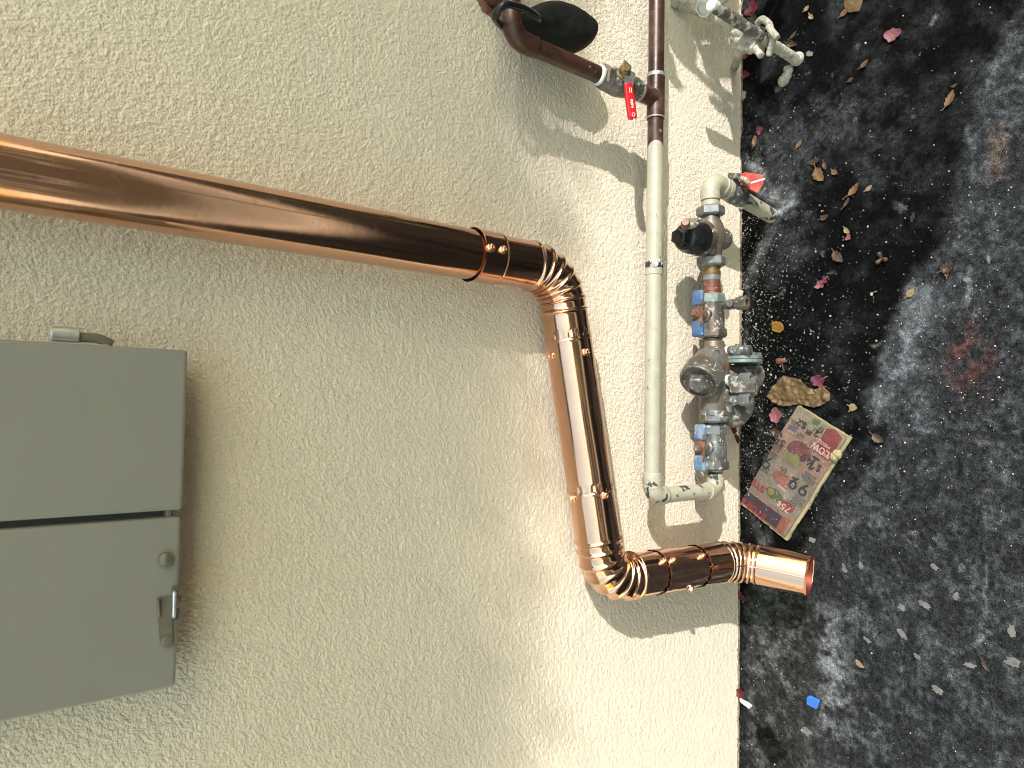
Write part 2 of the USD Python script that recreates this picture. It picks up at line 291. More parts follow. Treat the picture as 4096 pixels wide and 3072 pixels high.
for c, rx, ry, a, amt in ((V(-0.5403, -0.2483, 0.0000), .09, .05, .3, .06), (V(-0.4397, -0.2058, 0.0000), .06, .02, .1, .16), (V(-0.5104, -0.2155, 0.0000), .07, .022, 0, .13), (V(-0.5686, -0.2059, 0.0000), .05, .02, .2, .12), (V(-0.3738, -0.2297, 0.0000), .05, .03, 0, .04),
                          (V(-0.2020, -0.2757, 0.0000), .02, .03, 0, .07), (V(0.0109, -0.3532, 0.0000), .12, .03, 0, .025), (V(-0.4528, -0.0865, 0.0000), .09, .05, 0, .05), (V(-0.5537, -0.0644, 0.0000), .16, .05, 0, .05), (V(-0.3433, -0.0634, 0.0000), .03, .03, 0, .05),
                          (V(-0.2380, -0.0572, 0.0000), .03, .02, 0, .10), (V(0.5380, -0.4877, 0.0000), .07, .04, 0, .04), (V(0.4132, -0.4834, 0.0000), .08, .04, 0, .03)):
    lum += amt * blob(c, rx, ry, .6, a) * sm(.38, .62, n2 * .6 + n3 * .4)
for pts, w, amt in (([V(0.5305, -0.0326, 0.0000), V(0.4893, -0.0477, 0.0000), V(0.4653, -0.0596, 0.0000), V(0.4481, -0.0885, 0.0000), V(0.4365, -0.1164, 0.0000)], .022, .16), ([V(0.4067, -0.0886, 0.0000), V(0.3592, -0.0659, 0.0000), V(0.3116, -0.0368, 0.0000), V(0.2770, -0.0189, 0.0000)], .018, .17), ([V(0.3969, -0.1110, 0.0000), V(0.4019, -0.1355, 0.0000)], .006, .14), ([V(0.4107, -0.0942, 0.0000), V(0.4277, -0.1327, 0.0000)], .008, .14),
                    ([V(0.2668, -0.0159, 0.0000), V(0.1867, -0.0194, 0.0000), V(0.1076, -0.0138, 0.0000)], .008, .08), ([V(0.1070, -0.0259, 0.0000), V(0.0283, -0.0442, 0.0000), V(-0.1023, -0.0271, 0.0000)], .022, .05), ([V(-0.1860, -0.0216, 0.0000), V(-0.2685, -0.0573, -0.0000)], .015, .09), ([V(0.7250, -0.0584, 0.0000), V(0.7515, -0.0986, 0.0000), V(0.6664, -0.1321, 0.0000), V(0.6335, -0.0934, 0.0000), V(0.6423, -0.0350, 0.0000)], .03, .035),
                    ([V(-0.1440, -0.4606, 0.0000), V(-0.3238, -0.4542, 0.0000)], .003, .10), ([V(-0.4028, -0.3989, 0.0000), V(-0.3457, -0.4611, 0.0000), V(-0.3182, -0.5085, 0.0000)], .004, .12), ([V(-0.4662, -0.3271, 0.0000), V(-0.3293, -0.3440, 0.0000)], .0018, .08), ([V(-0.5430, -0.3945, 0.0000), V(-0.2143, -0.4441, 0.0000), V(-0.1731, -0.4515, 0.0000)], .0022, .05), ([V(0.4846, -0.4371, 0.0000), V(0.3998, -0.4403, 0.0000), V(0.3461, -0.4382, 0.0000)], .005, .08), ([V(0.2425, -0.4357, 0.0000), V(0.1929, -0.4347, 0.0000)], .006, .14)):
    L_ = LineString([p[:2] for p in pts]); b = np.array([L_.interpolate(t).coords[0] for t in np.arange(0, L_.length, .002)])
    from scipy.spatial import cKDTree
    q = gp[:, :2] + warp * .35; k_ = (np.abs(q[:, 0]) < 1.2) & (np.abs(q[:, 1]) < .9); dd = np.full(len(q), 9.0); dd[k_] = cKDTree(b).query(q[k_])[0]
    lum += amt * (1 - sm(.3 * w, w * 1.2, dd)) * (.35 + .65 * sm(.35, .6, n2)) * (.5 + .5 * n3 / .5)
# a lighter trodden band, and a dark wet margin along the wall
lum *= 1 + 1.2 * blob(V(0.5969, -0.1103, 0.0000), .30, .15, .8) * sm(.3, .6, n1)
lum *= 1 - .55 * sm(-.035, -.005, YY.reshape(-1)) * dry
tint = np.stack([np.ones_like(lum), np.ones_like(lum) * 1.0, np.ones_like(lum) * .985], -1)
tint[:, 1:] += .04; tint[:, 2] += .12 * dry * sm(-.12, -.3, gp[:, 1]); tint[:, 2] += .06 * (1 - dry)
lum = lum * (.25 + .085 * dry)
yard = sm(-2.3, -2.6, gp[:, 1] + .12 * (n4 - .5))
lum = lum * (1 - yard) + yard * (.42 + .12 * n1)
tint = tint * (1 - yard[:, None]) + yard[:, None] * np.array([1.0, .93, .80])
col = lum[:, None] * tint
for c, rx, ry, amt, k in ((V(0.0894, -0.4422, 0.0000), .055, .03, .55, (.055, .022, .02)), (V(0.1109, -0.4239, 0.0000), .025, .02, .4, (.052, .022, .02)), (V(0.4153, -0.4903, 0.0000), .03, .02, .4, (.085, .05, .035)), (V(0.4349, -0.4783, 0.0000), .03, .02, .35, (.08, .06, .045))):
    b = (amt * blob(c, rx, ry, .7) * sm(.3, .6, n2))[:, None]; col = col * (1 - b) + b * np.array(k)
# scattered flakes of old paint trodden into the floor
rng = np.random.default_rng(5)
for k in range(330):
    c = np.array([rng.uniform(-.75, .7), rng.uniform(-.55, -.04)]); w = dry[np.argmin(np.abs(gp[:, 0] - c[0]) + np.abs(gp[:, 1] - c[1]))]
    if rng.random() > .25 + .75 * w: continue
    r = .0022 * math.exp(rng.normal(0, .55)); b = (blob(c, r * rng.uniform(.8, 2), r, .3, rng.uniform(0, 3)) * rng.uniform(.3, .8))[:, None]
    col = col * (1 - b) + b * np.array([.085, .086, .08]) * rng.uniform(.5, 1.1)
dk = blob(V(-0.6601, -0.0790, 0.0000), .035, .03, .25) * .75 + blob(V(-0.0346, -0.2937, 0.0000), .02, .02, .4) * .7
col *= (1 - np.clip(dk, 0, 1))[:, None]
gz = gp.copy(); gz[:, 2] = np.where((np.abs(gp[:, 0]) < 1.3) & (np.abs(gp[:, 1]) < .9), (n2 - .5) * .0022 + (n1 - .5) * .004, 0)
gf = grid_faces(len(gx), len(gy), wrap=False)
g = part(None, 'ground', (gz, gf), 'ground', smooth=True, col=np.clip(col, .0015, .55)); tag(g, 'dark damp floor with grey scuffs and paint flecks below the wall', kind='structure')

# the stuccoed house wall (real relief where it is close, the rest plain)
wt = thing('house_wall', 'cream sprayed stucco wall rising from the dark floor', 'wall', (0, 0, 0))
NCX, NCZ = 860, 900
ci = np.linspace(0, 1, NCX); far_ = np.geomspace(.05, 9, 12); zq = np.linspace(0, 1, NCZ) ** 1.0; wz = np.concatenate([1.36 * (zq * 1.18 - .18 * zq ** 2), 1.36 + np.geomspace(.05, 3.2, 12)])
xl_ = -.80 + .37 * np.clip(wz / 1.3, 0, 1); xr_ = .965 - .49 * np.clip(wz / 1.3, 0, 1)
AX = np.concatenate([xl_[None] - far_[::-1, None], xl_[None] + (xr_ - xl_)[None] * ci[:, None], xr_[None] + far_[:, None]]); AZ = np.broadcast_to(wz[None], AX.shape)
wp = np.stack([AX, np.zeros_like(AX), AZ], -1).reshape(-1, 3); near = (wp[:, 2] < 1.37) & (wp[:, 0] > -.82) & (wp[:, 0] < .98)
q = wp[near]; h1 = meshkit.noise(q * 310 + 3.3, 21); h2 = meshkit.noise(q * 150 + 9.1, 22); h3 = meshkit.noise(q * 22 + 7, 23)
rgn = np.random.default_rng(2); sx, sz = np.meshgrid(np.arange(-.84, 1.0, .0038), np.arange(-.01, 1.40, .0038), indexing='ij'); seeds = np.stack([sx.ravel(), sz.ravel()], 1) + rgn.uniform(-.0018, .0018, (sx.size, 2))
from scipy.spatial import cKDTree
rad_ = rgn.uniform(.0018, .0033, len(seeds)); hgt_ = rgn.uniform(.35, 1.0, len(seeds)); dd_, ii_ = cKDTree(seeds).query(q[:, [0, 2]], k=3)
grain = np.max(np.where(dd_ < rad_[ii_], hgt_[ii_] * np.sqrt(np.clip(1 - (dd_ / rad_[ii_]) ** 2, 0, 1)), 0), axis=1)
wp[near, 1] -= .0018 * grain + .0010 * h2 + .0010 * h3
wp[:, 1] += .0014
wx, wz = np.arange(AX.shape[0]), wz
part(wt, 'stucco_face', (wp, grid_faces(len(wx), len(wz), wrap=False)[:, ::-1]), 'stucco', smooth=True)
part(wt, 'wall_core', rbox((0, .16, 2.3), (19.0, .24, 4.6), .01), 'plaster_far')
# crumbling bead of mortar along the foot of the wall
pts = [V(x, -.0022, -.0006) for x in np.linspace(-.85, .95, 220)]
seam = tube(np.array(pts), .0026, 8, fn=lambda s, t, D: .004 * (meshkit.fbm(np.stack(np.broadcast_arrays(s * 70, t * .7, t * 0), -1), 3, 9) - .62))
st = part(None, 'mortar_seam', seam, 'crust_seam', smooth=True); tag(st, 'thin crumbling mortar seam where wall meets floor', 'seam')

# the neighbour across the passage, and the vine-grown canopy overhead that shades the upper wall
nb = thing('neighbour_house', 'plastered neighbouring house across the passage, out of frame', 'house', (2, -5.2, 0))
part(nb, 'wall', rbox((2, -7.2, 1.4), (26, 4.0, 2.8), .01), 'plaster_dark')
part(nb, 'roof_slab', rbox((2, -7.2, 2.9), (26.5, 4.4, .18), .01), 'roof_tile')
for i, x in enumerate((-8.2, -4.7, -1.2, 3.6, 7.1, 10.6)):
    w_ = part(nb, 'window', rbox((x, -5.17, 1.5), (1.3, .06, 1.2), .004), 'dark_glass'); part(w_, 'frame', [rbox((x + sx * .68, -5.14, 1.5), (.08, .12, 1.36), .004) for sx in (-1, 1)] + [rbox((x, -5.14, 1.5 + sz * .64), (1.27, .11, .08), .004) for sz in (-1, 1)], 'trim_white')
vc = thing('vine_pergola', 'timber pergola over the passage grown over with flowering vine, out of frame', 'pergola', (4, -2.3, 4.2))
HC = 4.2
def edge_y(x, zline): return -(HC - zline) / 1.32
def zl(x): return .69 - .05 * (x - 3.2) / .9
xs_ = np.linspace(1.2, 7.2, 40); front = [(x, edge_y(x, min(.9, max(.45, zl(x) + .085)))) for x in xs_]
part(vc, 'deck', extrude(Polygon(front + [(x, y + .78) for x, y in front[::-1]]), .06, (0, 0, HC), (1, 0, 0), (0, 1, 0)), 'roof_tile')
part(vc, 'beam', [rbox((4.2, y, HC - .08), (6.2, .08, .14), .004) for y in (-2.45, -2.05)], 'roof_tile')
for x in (1.4, 7.0): part(vc, 'post', rbox((x, -2.25, HC / 2 - .08), (.10, .10, HC - .16), .006), 'roof_tile')
rl = np.random.default_rng(17); LV, LF = [], []
for k in range(34000):
    x = rl.uniform(1.2, 7.2); y = edge_y(x, zl(x)) - .030 + abs(rl.normal(0, .075)) * (1 if rl.random() < .66 else -1.0); c = np.array([x, y, HC + rl.uniform(-.03, .10)]); q = rl.uniform(.008, .014); d = nrm(rl.normal(size=3)); e = nrm(np.cross(d, rl.normal(size=3)))
    LF.append(np.array([[0, 1, 2], [0, 2, 3]]) + 4 * len(LV)); LV.append(np.array([c - d * q, c + e * q * .6, c + d * q, c - e * q * .6]))
part(vc, 'vine_leaves', (np.vstack(LV), np.vstack(LF)), 'plant_green', smooth=False, kind='stuff')

# ------------------------------------------------------------------ the copper downspout
PR = .0368
ds = thing('copper_downspout', 'shiny new copper downspout crossing the wall with ribbed elbows', 'downspout', (.223, -.06, .56))
e1 = V(.222, -.06, .566); e2 = V(-.277, -.068, .464); e3 = V(-.279, -.083, .132); end = V(-.291, -.209, .084); top = V(.2245, -.06, 2.6)
def ribs(s0, s1, k, h, w=.0017, inner=None):
    cs = np.linspace(s0, s1, k)
    def fn(s, t, D):
        r = 0
        for i, c in enumerate(cs):
            wob = .0006 * np.sin(3 * t + i * 2.1)
            r = r + h * np.exp(-((s - c + wob) / w) ** 2)
        if inner is not None: r = r * (1.0 + .9 * sm(-.2, .9, D @ inner))
        return r - .0011 * sm(s0 - .006, s0 + .004, s) * (1 - sm(s1 - .004, s1 + .006, s))
    return fn
def flutes(s_end, t, s, n=22, a=.0026, ln=.017):
    z = (s_end - s) / ln
    return -a * np.clip(1 - z, 0, 1) ** .6 * (z < 1) * (z > 0) * (np.maximum(0, np.sin(n * t)) ** 1.5)
full = fillet([top, e1, e2, e3, end], [0, .066, .060, .075, 0], 26)
cum = np.concatenate([[0], np.cumsum(np.linalg.norm(np.diff(full, axis=0), axis=1))])
def at(s): return np.array([np.interp(s, cum, full[:, k]) for k in range(3)])
def seg(s0, s1, step=.0009): return np.array([at(s) for s in np.linspace(s0, s1, max(3, int((s1 - s0) / step)))])
def arc_of(p): return cum[np.argmin(np.linalg.norm(full - np.asarray(p), axis=1))]
def near_s(p): q = np.linspace(0, cum[-1], 9000); X = np.array([at(s) for s in q]); return q[np.argmin(np.linalg.norm(X - np.asarray(p), axis=1))]
sA = near_s(V(.222, -.06, .733)); sB = near_s(V(.222, -.06, .691)); r0 = near_s(V(.222, -.06, .622)); r1 = near_s(V(.158, -.06, .552))
sC = near_s(V(.1125, -.06, .545)); sD = near_s(V(-.128, -.063, .494)); r2 = near_s(V(-.208, -.067, .477)); r3 = near_s(V(-.278, -.069, .402))
sE = near_s(V(-0.2783, -0.0730, 0.3450)); sE2 = near_s(V(-0.2777, -0.0760, 0.2957)); sF = near_s(V(-0.2812, -0.0790, 0.2403)); r4 = near_s(V(-0.2830, -0.0820, 0.1745)); r5 = near_s(V(-0.2826, -0.1120, 0.0876))
def pipe(name, s0, s1, r, fn=None, step=.0009, n=72, label=None, mtl='copper'):
    P = seg(s0, s1, step); return part(ds, name, tube(P, r, n, caps=False, fn=fn), mtl, smooth=True, label=label)
def wave(a, seed=0):
    return lambda s, t, D: a * (meshkit.noise(np.stack(np.broadcast_arrays(s * 9, np.cos(t) * 1.5, np.sin(t) * 1.5), -1), seed) - .5)
pipe('pipe_section', 0, sA + .02, PR - .0006, wave(.0007, 3), .02, label='long upright upper pipe')
def lip(s, t, D, L): return .0011 * np.exp(-((s - 0) / .0016) ** 2) + .0008 * np.exp(-((s - L) / .0012) ** 2)
part(ds, 'collar', tube(seg(sA, sB), PR + .0014, 72, caps=False, fn=lambda s, t, D: lip(s, t, D, sB - sA)), 'copper', smooth=True)
L0 = sC - sB + .012
pipe('elbow', sB - .012, sC, PR, lambda s, t, D: ribs(r0 - sB + .012, r1 - sB + .012, 7, .0024, w=.0026, inner=nrm(V(-1, 0, .75)))(s, t, D) + flutes(L0, t, s), label='ribbed elbow turning along the wall')
pipe('pipe_section', sC - .004, sD, PR + .0006, lambda s, t, D: wave(.0008, 5)(s, t, D) + flutes(sD - sC + .004, t, s) + .0009 * np.exp(-((s - .004) / .0012) ** 2), label='slanting middle pipe')
pipe('elbow', sD - .004, sE, PR + .0002, lambda s, t, D: ribs(r2 - sD + .004, r3 - sD + .004, 8, .0027, w=.0027, inner=nrm(V(1, 0, -.6)))(s, t, D) + flutes(sE - sD + .004, t, s, 20, .0012) + .0009 * np.exp(-((s - .004) / .0012) ** 2), label='ribbed elbow turning down')
pipe('collar', sE - .002, sE2, PR + .0012, lambda s, t, D: .0012 * np.exp(-((s - .001) / .0013) ** 2) * (1 + .5 * np.sin(17 * t)))
pipe('pipe_section', sE2 - .006, sF, PR - .0002, lambda s, t, D: flutes(sF - sE2 + .006, t, s, 18, .0014), label='short pipe above the outlet')
pipe('outlet_elbow', sF - .002, cum[-1], PR + .0006, lambda s, t, D: ribs(r4 - sF, r5 - sF, 6, .0019, w=.0021, inner=None)(s, t, D) + .0012 * np.exp(-((s - .001) / .0013) ** 2) * (1 + .5 * np.sin(17 * t)) + .0012 * np.exp(-((s - (cum[-1] - sF + .002)) / .002) ** 2), label='outlet kicking out over the floor')
fl = part(ds, 'outlet_lining', tube(seg(cum[-1] - .09, cum[-1] - .0005, .003), PR - .0011, 48, caps=False), 'copper_inside', smooth=True)
# lock seam along the front of the outlet
Po = seg(r4 + .004, cum[-1] - .003, .002); T_ = np.gradient(Po, axis=0); T_ /= np.linalg.norm(T_, axis=1)[:, None]
toC = nrm(V(.02, -.80, .62)); nn = toC - T_ * (T_ @ toC)[:, None]; nn /= np.linalg.norm(nn, axis=1)[:, None]
part(ds, 'lock_seam', tube(Po + nn * (PR + .0008), .0017, 8), 'copper', smooth=True)
def screw(surf, d, r=.0052):
    d = nrm(d); p = np.asarray(surf)
    s_ = part(ds, 'screw', [lathe(p - d * .003, d, [(0, 0), (0, r * 1.25), (.0042, r * 1.25), (.0048, r * 1.1), (.0048, 0)], 20)], 'steel_screw')
    part(s_, 'screw_head', lathe(p + d * .0018, d, [(0, 0), (0, r * .95), (.0035, r * .95), (.0045, r * .75), (.0045, r * .45), (.003, r * .4), (.003, 0)], 6, .3), 'steel_screw', smooth=20)
CAMP = V(0, -.906, 1.3)
def on_pipe(px_world, s):
    """the point of the pipe's surface at arc s nearest to the given direction"""
    c = at(s); t = nrm(at(s + .002) - at(s - .002)); d = np.asarray(px_world) - c; d = nrm(d - t * np.dot(d, t)); return c + d * (PR + .001), d
for target, off in ((V(0.2287, -0.0900, 0.7190), None), (V(0.2292, -0.0900, 0.6968), None), (V(0.0823, -0.0850, 0.5988), None), (V(0.0929, -0.0850, 0.5272), None), (V(-0.1364, -0.0900, 0.5552), None), (V(-0.1352, -0.0900, 0.4862), None),
                    (V(-0.2487, -0.1150, 0.3723), None), (V(-0.2497, -0.1150, 0.3489), None), (V(-0.2513, -0.1150, 0.2709), None), (V(-0.3059, -0.1050, 0.2890), None)):
    # slide along the line of sight until the point sits on the pipe
    best = None
    for dep in np.linspace(-.05, .05, 201):
        p = target + dep * nrm(target - CAMP);
        c = cum; q = full
        # distance to the centre line
        a, b = full[:-1], full[1:]; ab = b - a; tt = np.clip(((p - a) * ab).sum(1) / (ab * ab).sum(1), 0, 1); pr = a + ab * tt[:, None]; k = np.argmin(np.linalg.norm(p - pr, axis=1)); dist = np.linalg.norm(p - pr[k])
        e = abs(dist - PR - .0012)
        if best is None or e < best[0] - 1e-5: best = (e, p, nrm(p - pr[k]))
        if e < .0006: best = (e, p, nrm(p - pr[k])); break
    screw(best[1], best[2], .0050)

# ------------------------------------------------------------------ the electrical box
F = .08
bx = thing('electrical_box', 'grey painted steel electrical box with two covers on the wall', 'electrical box', (-.115, 0, 1.2))
bR = V(0.0585, -0.0800, 1.1148)[0]; bL = V(-0.3026, -0.0800, 1.1148)[0]; bZ = V(-0.0228, -0.0800, 1.1125)[2]; gapx = V(-0.1143, -0.0800, 1.1207)[0]; gapx2 = V(-0.1218, -0.0800, 1.1204)[0]; bZ2 = V(-0.1250, -0.0800, 1.1136)[2]; bZ3 = V(-0.3001, -0.0800, 1.1141)[2]
part(bx, 'back_box', rbox(((bR + bL) / 2, -.03, bZ + .40), (bR - bL - .006, .055, .79), .004), 'enamel_dark')
part(bx, 'cover', rbox(((bR + gapx) / 2, -F / 2 - .003, bZ + .40), (bR - gapx, F - .008, .80), .0045), 'enamel', label='wider right-hand cover')
part(bx, 'cover', rbox(((gapx2 + bL) / 2, -F / 2 - .003, bZ2 + .40), (gapx2 - bL, F - .008, .80), .0045), 'enamel', label='left-hand cover with latch')
part(bx, 'bottom_lip', rbox(((bR + bL) / 2, -.036, bZ + .012), (bR - bL - .012, .066, .006), .002), 'enamel')
c = V(-0.1651, -0.0810, 1.1286)
s_ = part(bx, 'cover_screw', lathe(c, V(0, -1, 0), [(0, 0), (0, .0078), (.002, .0078), (.0042, .0060), (.0058, .003), (.006, 0)], 28), 'steel', smooth=40); part(s_, 'slot', rbox(c + V(0, -.0056, 0), (.0045, .0014, .002), .0005), 'enamel_dark')
# hasp: a folded strip, its rivet, the staple and the clear tab behind
o = V(0, -F - .0015, 0); A_ = lambda p: (p[0], p[2])
hp = [V(-0.2050, -0.0815, 1.1352), V(-0.2046, -0.0815, 1.1250), V(-0.2054, -0.0815, 1.1196), V(-0.2219, -0.0815, 1.1191), V(-0.2221, -0.0815, 1.1210), V(-0.2514, -0.0815, 1.1186), V(-0.2570, -0.0815, 1.1214), V(-0.2571, -0.0815, 1.1275), V(-0.2531, -0.0815, 1.1312), V(-0.2279, -0.0815, 1.1337)]
hs = part(bx, 'hasp', extrude([A_(p) for p in hp], .0016, (0, -F - .0002, 0), (1, 0, 0), (0, 0, 1)), 'steel', label='folded hasp strip')
part(hs, 'edge_flange', tube(np.array([V(-0.2050, -0.0840, 1.1352), V(-0.2142, -0.0840, 1.1344), V(-0.2237, -0.0840, 1.1334)]), .0017, 10), 'steel')
part(hs, 'rivet', lathe(V(-0.2511, -0.0816, 1.1248), V(0, -1, 0), [(0, 0), (0, .0058), (.0022, .0054), (.0028, .004), (.0028, 0)], 24), 'steel', smooth=30)
part(bx, 'staple', tube(fillet([V(-0.2019, -0.0750, 1.1171), V(-0.2000, -0.0870, 1.1200), V(-0.2249, -0.0870, 1.1197), V(-0.2291, -0.0750, 1.1167)], [0, .003, .003, 0], 5), .0021, 10), 'galvanised')
cl = [V(-0.2087, -0.0660, 1.1147), V(-0.2115, -0.0660, 1.1045), V(-0.2162, -0.0660, 1.0987), V(-0.2227, -0.0660, 1.0970), V(-0.2286, -0.0660, 1.0996), V(-0.2288, -0.0660, 1.1052), V(-0.2263, -0.0660, 1.1142)]
part(bx, 'latch_tab', extrude(Polygon([A_(p) for p in cl]).difference(Point(A_(V(-0.2194, -0.0660, 1.1048))).buffer(.009)), .0015, (0, -.067, 0), (1, 0, 0), (0, 0, 1)), 'steel', label='rounded latch tab with a hole below the cover')
part(bx, 'dark_slot', [rbox(V(-0.2005, -0.0805, 1.1183), (.012, .002, .006), .0006), rbox(V(-0.2251, -0.0805, 1.1168), (.012, .002, .008), .0006)], 'enamel_dark')
hg = part(bx, 'hinge', rod(V(0.0682, -0.0550, 1.2376), V(0.0686, -0.0550, 1.2121), .0085, 20), 'galvanised', label='hinge knuckle beside the right cover')
part(hg, 'hinge_pin', tube(fillet([V(0.0668, -0.0550, 1.2124), V(0.0672, -0.0550, 1.1959), V(0.0614, -0.0550, 1.1819)], [0, .02, 0], 8), .0052, 14), 'steel')
part(hg, 'hinge_leaf', rbox((V(0.0624, -0.0580, 1.2238) + V(-.005, 0, 0)), (.006, .012, .075), .001), 'galvanised')

# ------------------------------------------------------------------ the long water pipe
P8 = .08
wpz = V(0.0636, -0.0800, 0.3631)[2]; xl = V(-0.1448, -0.0800, 0.3645)[0]
wl = V(0.4563, -0.0800, 0.3675); wr = V(0.7232, -0.0800, 0.3675)
zL, zR = V(0.0636, -0.0800, 0.3631)[2], V(0.6800, -0.0800, 0.3630)[2]
def WX(y): return V(0.2808, -0.0800, 0.3663)[0] - (y - 1000) * (V(0.2808, -0.0800, 0.3663)[0] - V(0.1069, -0.0800, 0.3637)[0]) / 400
def Wpt(y): x = WX(y); x0, x1 = WX(1500), WX(100); return V(x, -P8, zL + (zR - zL) * (x - x0) / (x1 - x0))
RP = .0138
wpipe = thing('water_pipe', 'horizontal water pipe, brown copper becoming cream painted, with a U bend', 'pipe', Wpt(1200))
z2 = V(-0.1577, -0.0820, 0.1849)[2]; xb = V(-0.1574, -0.0820, 0.1909)[0]
part(wpipe, 'copper_run', tube(np.array([Wpt(-900), Wpt(300), Wpt(600)]), RP, 32), 'copper_old', smooth=True, label='bare brown copper run')
part(wpipe, 'painted_run', tube(np.array([Wpt(590), Wpt(1200), Wpt(1900)]), RP + .0003, 32), 'cream_paint', smooth=True, label='cream painted run')
# brush end of the paint: a tongue lapping over the copper
tv = []; th = np.linspace(0, 2 * PI, 64, endpoint=False)
A0, A1 = Wpt(600), Wpt(565); ax = nrm(A1 - A0); u_, v_, w_ = frame(ax)
tongue = np.clip(np.cos(th - math.atan2(np.dot(nrm(V(0, -.75, .66)), v_), np.dot(nrm(V(0, -.75, .66)), u_))), 0, 1) ** .8
Lg = np.linalg.norm(A1 - A0); rings = []
for k in np.linspace(0, 1, 6): rings.append(A0 - ax * .004 + ax * (Lg * tongue * k + .004)[:, None] * 1.0 + (RP + .0003 - .0002 * (k == 1)) * (np.cos(th)[:, None] * u_ + np.sin(th)[:, None] * v_))
part(wpipe, 'paint_tongue', (np.vstack(rings), grid_faces(6, 64)), 'cream_paint', smooth=True)
part(wpipe, 'coupling', lathe2(Wpt(1035), Wpt(1100), [(0, RP), (0, RP + .0011), (.03, RP + .0015), (.97, RP + .0015), (1, RP + .0011), (1, RP)], 32), 'cream_paint', smooth=40)
# torn label wrapped round the coupling
def wrap(y0, y1, a0, a1, r, n=20, jag=0, seed=1):
    A, B = Wpt(y0), Wpt(y1); ax = nrm(B - A); Lw = np.linalg.norm(B - A); f = nrm(V(0, -.72, .69)); g_ = np.cross(ax, f); rs = np.random.default_rng(seed)
    vs = []; 
    for a in np.linspace(a0, a1, n):
        e0, e1_ = rs.uniform(0, jag), rs.uniform(0, jag); d = math.cos(a) * f + math.sin(a) * g_
        vs += [A + ax * e0 + d * r, B - ax * e1_ + d * r]
    vs = np.array(vs); k = np.arange(n - 1) * 2; return trimesh.Trimesh(vs, np.vstack([np.stack([k, k + 1, k + 3], 1), np.stack([k, k + 3, k + 2], 1)]), process=False)
lb = part(wpipe, 'torn_label', wrap(1047, 1075, -1.35, 1.45, RP + .0019, 26, .0022), 'label_black', label='torn black paper label with grey capitals')
def wrap_text(t, h, y, a, r):
    m = meshkit.text_mesh(t, h, .0003, True); f = nrm(V(0, -.72, .69)); q = np.asarray(m.vertices); A = Wpt(y); ax = nrm(Wpt(y + 10) - A); g_ = np.cross(ax, f)
    ang = a - q[:, 0] / r; m.vertices = A - ax * q[:, 1][:, None] + (r + q[:, 2])[:, None] * (np.cos(ang)[:, None] * f + np.sin(ang)[:, None] * g_); return m
sgn = 1
part(lb, 'lettering', [wrap_text('WRA', .0062, 1055.5, .62, RP + .0021), wrap_text('P', .006, 1066, -.75, RP + .0021), wrap_text('WR', .005, 1074.5, .5, RP + .0021)], 'label_grey')
part(wpipe, 'bolt_head', lathe(Wpt(1061) + nrm(V(0, -.72, .69)) * (RP + .001), V(0, -.72, .69), [(0, 0), (0, .0062), (.0018, .006), (.0026, .004), (.0029, 0)], 20), 'crust')
# U bend to the valve train below
u0, u1 = Wpt(1985), V(xb - .0, -.081, z2)
xU = V(-0.1450, -0.0800, 0.3600)[0]
Lp = fillet([Wpt(1885), V(xU, -P8, zL - .0015), V(xU + .001, -.081, z2), V(V(-0.1110, -0.0820, 0.1914)[0], -.082, V(-0.1110, -0.0820, 0.1914)[2])], [0, .020, .020, 0], 14)
part(wpipe, 'u_bend', tube(resample(Lp, .003), RP + .0002, 32), 'chipped_paint', smooth=True, label='chipped cream U bend')
def sleeve(a, b, r=RP + .0022, m='chipped_paint', nm='fitting'):
    part(wpipe, nm, lathe2(a, b, [(0, RP), (0, r - .0008), (.06, r), (.94, r), (1, r - .0008), (1, RP)], 32), m, smooth=40)
sleeve(Wpt(1886), Wpt(1948)); q0 = V(xU, -P8, zL - .0015); q1 = V(xU + .001, -.081, z2); dq = nrm(q1 - q0)
elb = fillet([q0 + V(.03, 0, .0004), q0, q0 + dq * .030], [0, .020, 0], 12); part(wpipe, 'elbow', tube(resample(elb, .002), RP + .0021, 32), 'chipped_paint', smooth=True)
elb = fillet([q1 - dq * .030, q1, q1 + nrm(Lp[-1] - q1) * .024], [0, .020, 0], 12); part(wpipe, 'elbow', tube(resample(elb, .002), RP + .0021, 32), 'chipped_paint', smooth=True)
sleeve(V(-0.0979, -0.0820, 0.1930), V(-0.1090, -0.0820, 0.1929), RP + .0032, 'chipped_paint', 'threaded_adapter')
# tee and the branch above
tz0 = Wpt(335); 
part(wpipe, 'tee', [lathe2(Wpt(290), Wpt(470), [(0, RP), (0, RP + .0012), (.03, RP + .0018), (.97, RP + .0018), (1, RP + .0012), (1, RP)], 32)], 'copper_old', smooth=40)
sleeve(Wpt(284), Wpt(300), RP + .0022, 'solder', 'solder_joint'); sleeve(Wpt(462), Wpt(468), RP + .0021, 'solder', 'solder_joint')

